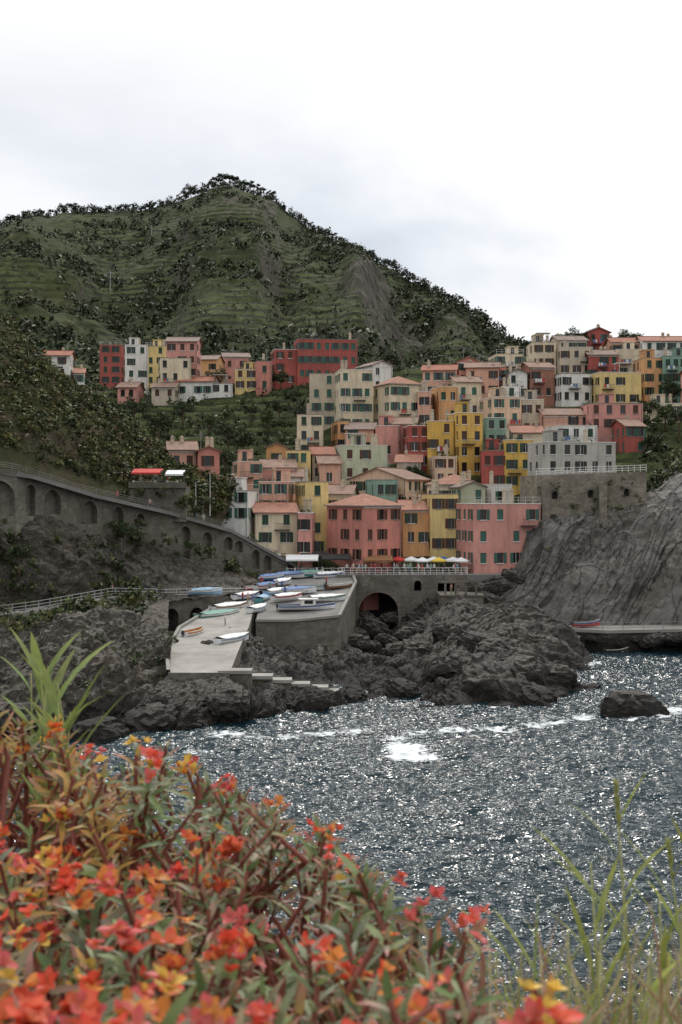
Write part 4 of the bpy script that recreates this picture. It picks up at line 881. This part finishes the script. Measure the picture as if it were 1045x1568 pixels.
def bush(x0,x1,N,seed,fp):
    rr=random.Random(seed);e=empty('flowering_spurge_bush',(0,0,0));st=MB()
    O,Dr,Up,L,Wd,cu,c0,c1=[[] for _ in range(8)]
    for k in range(N):
        px=rr.uniform(x0,x1);top=np.interp(px,sil[:,0],sil[:,1]);f=rr.random()**.85 if k>N*.18 else 0.02;py=top+rr.uniform(-6,34)+f*(1680-top)
        D=np.interp(py,[1050,1250,1450,1600,1680],[3.2,2.6,1.75,1.2,1.05])*rr.uniform(.88,1.15);
        hd=Vector(W(px,py,D));s=rr.uniform(.8,1.3);ax=Vector((rr.gauss(.08,.4),rr.gauss(-.2,.35),1)).normalized()
        root=hd+Vector((rr.gauss(0,.16)-.1,rr.uniform(-.1,.35),-rr.uniform(.5,.8)));mid=(hd+root)/2+Vector((rr.gauss(0,.07),rr.gauss(0,.06),0));low=hd-ax*.15
        st.tube([root,mid,low,hd],[.0095,.008,.006,.0035],6,cap=False)
        flow=rr.random()<fp;orange=(px<230 and py<1330 and rr.random()<.6) or rr.random()<.1;redl=rr.random()<.55
        nl=rr.randint(12,20);u=ax.cross(Vector((1,0,.1))).normalized();v=ax.cross(u);bare=rr.random()<.25
        for i in range(nl if not bare else nl//2):
            a=i*2.4;h=i/nl;rad=u*math.cos(a)+v*math.sin(a);o=hd-ax*(.12*s*(1-h));
            O.append(o);el=.1+.8*h+rr.uniform(-.2,.2);Dr.append(rad*math.cos(el)+ax*math.sin(el));Up.append(ax);L.append(s*rr.uniform(.04,.068)*(1.05-.35*h));Wd.append(s*rr.uniform(.004,.0062));cu.append(rr.uniform(-.45,.1))
            G=GRN[rr.randrange(4)]*rr.uniform(.6,1.25);c0.append(G if not(orange) else np.array((.42,.35,.09)));c1.append(TIP[rr.randrange(3)]*rr.uniform(.8,1.1) if (redl and rr.random()<.8) else (TIP[3] if orange else G*1.25))
        if flow:
            pal=BR[[rr.randrange(4) if not orange else rr.choice([1,2,4,4]) for _ in range(2)]]
            for q in range(rr.randint(3,6)):
                a=rr.uniform(0,6.3);cc=hd+ax*rr.uniform(.005,.035)*s+(u*math.cos(a)+v*math.sin(a))*rr.uniform(.004,.026)*s
                for i in range(5):
                    b_=i*1.25+q;rad=u*math.cos(b_)+v*math.sin(b_);O.append(cc);Dr.append(rad+ax*rr.uniform(.1,1.3));Up.append(ax);L.append(s*rr.uniform(.011,.019));Wd.append(s*rr.uniform(.0045,.007));cu.append(rr.uniform(-.5,.4));c=pal[rr.randrange(2)]*rr.uniform(.75,1.1);c0.append(c*.8+np.array((.1,.1,.02)));c1.append(c)
    leaves('leaves',O,Dr,Up,L,Wd,cu,np.array(c0),np.array(c1),e);st.obj('stems',M('red_stem',(.3,.1,.075),.6,.3,20,.3),e,True)
bush(-120,140,130,1,.45);bush(100,360,145,2,.32);bush(300,580,92,3,.28);bush(520,870,68,4,.25)
C=[];
for k in range(620):
    px=R.uniform(-150,700)
    if px>280 and R.random()<.8: continue
    top=np.interp(px,sil[:,0],sil[:,1]);py=top+110+R.random()*(1680-top);D=np.interp(py,[1050,1250,1450,1600,1700],[4.0,3.4,2.7,2.1,1.9]);C.append(W(px,py,D*R.uniform(1,1.15)))
inf=[(.2,.2,.07),(.14,.18,.05),(.3,.18,.08),(.38,.27,.07),(.09,.1,.04)]
veg('undergrowth',C,[R.uniform(.05,.11) for _ in C],np.array([inf[R.randrange(5)] for _ in C]),60,.12,mat=LEAF2)
def reed(px,py,D,h,n=9,col=(.3,.37,.09),lw=.0055,ll=.17,base=None,head=False):
    e=empty('reed_plant');top=Vector(W(px,py,D));ro=top+Vector((R.gauss(0,.05),R.gauss(0,.04),-h));mb=MB();mid=(top+ro)/2+Vector((R.gauss(0,.02),0,0));mb.tube([ro,mid,top],[.004,.0035,.0015],6);mb.obj('stem',M('reed_stem',(.3,.31,.12),.6,.2,8,.2),e,True)
    O,Dr,Up,L,Wd,cu,c0,c1=[[] for _ in range(8)]
    for i in range(n):
        t=.2+.8*i/n;p=ro.lerp(mid,t*2) if t<.5 else mid.lerp(top,t*2-1);a=(i%2)*math.pi+R.gauss(0,.6)
        O.append(p);Dr.append((math.cos(a)*.5,math.sin(a)*.4,1));Up.append((-math.cos(a),-math.sin(a),.5));L.append(ll*R.uniform(.5,1.1));Wd.append(lw*R.uniform(.7,1.1));cu.append(R.uniform(-.4,-.02));c=np.array(col)*R.uniform(.7,1.2);c0.append(c);c1.append(c*np.array((1.35,1.15,.9)))
    if head:
        for i in range(40):
            t=R.uniform(.8,1.);O.append(mid.lerp(top,t));a=R.uniform(0,6.3);Dr.append((math.cos(a)*.35,math.sin(a)*.35,1));Up.append((-math.cos(a),-math.sin(a),.5));L.append(.02);Wd.append(.0022);cu.append(0);c0.append(np.array((.3,.34,.1)));c1.append(np.array((.5,.5,.2)))
    leaves('blades',O,Dr,Up,L,Wd,cu,np.array(c0),np.array(c1),e)
for a in [(943,1205,2.3,.75,9),(905,1320,2.2,.6,8),(1022,1290,2.3,.7,9),(870,1420,2.,.5,7),(960,1390,2.1,.5,8),(1000,1440,2.,.5,7),(1045,1390,2.2,.55,8),(920,1460,1.8,.4,7),(1060,1300,2.4,.7,8),(985,1500,1.8,.4,7),(840,1450,2.,.4,6),(760,1455,2.1,.35,6),(800,1455,2.,.35,6),(930,1350,2.1,.6,8),(1010,1370,2.2,.55,8)]: reed(*a,head=a[1]<1300)
for a in [(62,1025,3.1,.5,9,(.26,.36,.11),.016,.22),(88,1045,3.,.45,9,(.26,.36,.11),.015,.2),(48,1030,3.2,.5,8,(.2,.3,.1),.013,.22),(108,1090,3,.4,7,(.28,.36,.14),.013,.17),(74,1020,3.1,.5,6,(.28,.36,.14),.013,.19),(90,1075,2.9,.4,8,(.24,.33,.1),.014,.18)]: reed(*a)
O,Dr,Up,L,Wd,cu,c0,c1=[[] for _ in range(8)]
for k in range(330):
    px=R.choice([R.uniform(650,1080),R.uniform(780,1080)]);D=R.uniform(1.6,2.4);p=W(px,np.interp(px,[650,850,1080],[1570,1600,1580])+R.uniform(0,60),D);O.append(p);Dr.append((R.gauss(0,.4),R.gauss(0,.3),1));Up.append((R.gauss(0,1),R.gauss(0,1),.2));L.append(R.uniform(.06,.2));Wd.append(R.uniform(.0009,.0022));cu.append(R.gauss(0,.35));c=np.array(R.choice([(.4,.33,.18),(.22,.28,.08),(.5,.42,.26),(.35,.2,.12)]));c0.append(c);c1.append(c*1.1)
leaves('dry_grass',O,Dr,Up,L,Wd,cu,np.array(c0),np.array(c1))
# ---------------------------------------------------------------- sky and light
w=bpy.data.worlds.new("World");SC.world=w;w.use_nodes=True;n=w.node_tree;n.nodes.clear()
out=node(n,'ShaderNodeOutputWorld');bg=node(n,'ShaderNodeBackground');bg.inputs[1].default_value=.1;n.links.new(bg.outputs[0],out.inputs[0])
el,az=math.radians(44),math.radians(3)
sky=node(n,'ShaderNodeTexSky',sky_type='NISHITA');sky.sun_disc=False;sky.sun_elevation=el;sky.sun_rotation=az
tc=node(n,'ShaderNodeTexCoord');mp=node(n,'ShaderNodeMapping');mp.inputs['Scale'].default_value=(1,1,2.4);mp.inputs['Location'].default_value=(.35,.2,.1);n.links.new(tc.outputs['Generated'],mp.inputs[0])
s_=node(n,'ShaderNodeSeparateXYZ');n.links.new(tc.outputs['Generated'],s_.inputs[0])
c=noise(n,mp.outputs[0],2.6,5,.5,.3)
c=math_(n,'ADD',c,math_(n,'MULTIPLY',s_.outputs[0],.55))
cl=ramp(n,c,[(.32,(6.,6.6,7.5)),(.47,(8.2,8.6,9.2)),(.58,(10.6,10.6,10.7))])
cl=mix(n,ramp(n,s_.outputs[2],[(.2,0.),(.34,.95)]),cl,(10.6,10.6,10.7))
cl=mix(n,ramp(n,s_.outputs[2],[(.4,0.),(.85,1.)]),cl,(17,17,17.2))
bk=ramp(n,math_(n,'MULTIPLY_ADD',s_.outputs[1],.5,),[(0.,.8),(.3,1.)])
bkn=node(n,'ShaderNodeMath',operation='MULTIPLY_ADD');n.links.new(s_.outputs[1],bkn.inputs[0]);bkn.inputs[1].default_value=.5;bkn.inputs[2].default_value=.5
bk=ramp(n,bkn.outputs[0],[(0.2,.78),(.6,1.)])
cl=mix(n,1.,cl,bk,'MULTIPLY')
n.links.new(mix(n,.95,sky.outputs[0],cl),bg.inputs[0])
sun=bpy.data.lights.new('sun','SUN');sun.energy=1.5;sun.angle=math.radians(10);sun.color=(1,.95,.88)
so=bpy.data.objects.new('sun',sun);link(so);sv=Vector((math.sin(az)*math.cos(el),math.cos(az)*math.cos(el),math.sin(el)));so.rotation_euler=(-sv).to_track_quat('-Z','Y').to_euler()
# ---------------------------------------------------------------- camera
cd=bpy.data.cameras.new('camera');cam=bpy.data.objects.new('camera',cd);link(cam);cam.location=(0,0,H);cam.rotation_euler=(math.pi/2,0,0)
cd.sensor_fit='VERTICAL';cd.sensor_height=22.2;cd.sensor_width=14.8;cd.lens=F/1568*22.2;cd.shift_y=-(784-HY)/1568;cd.clip_start=.05;cd.clip_end=20000
cd.dof.use_dof=True;cd.dof.focus_distance=150;cd.dof.aperture_fstop=5.6
SC.camera=cam
SC.view_settings.view_transform='Standard';SC.view_settings.look='None';SC.view_settings.exposure=0
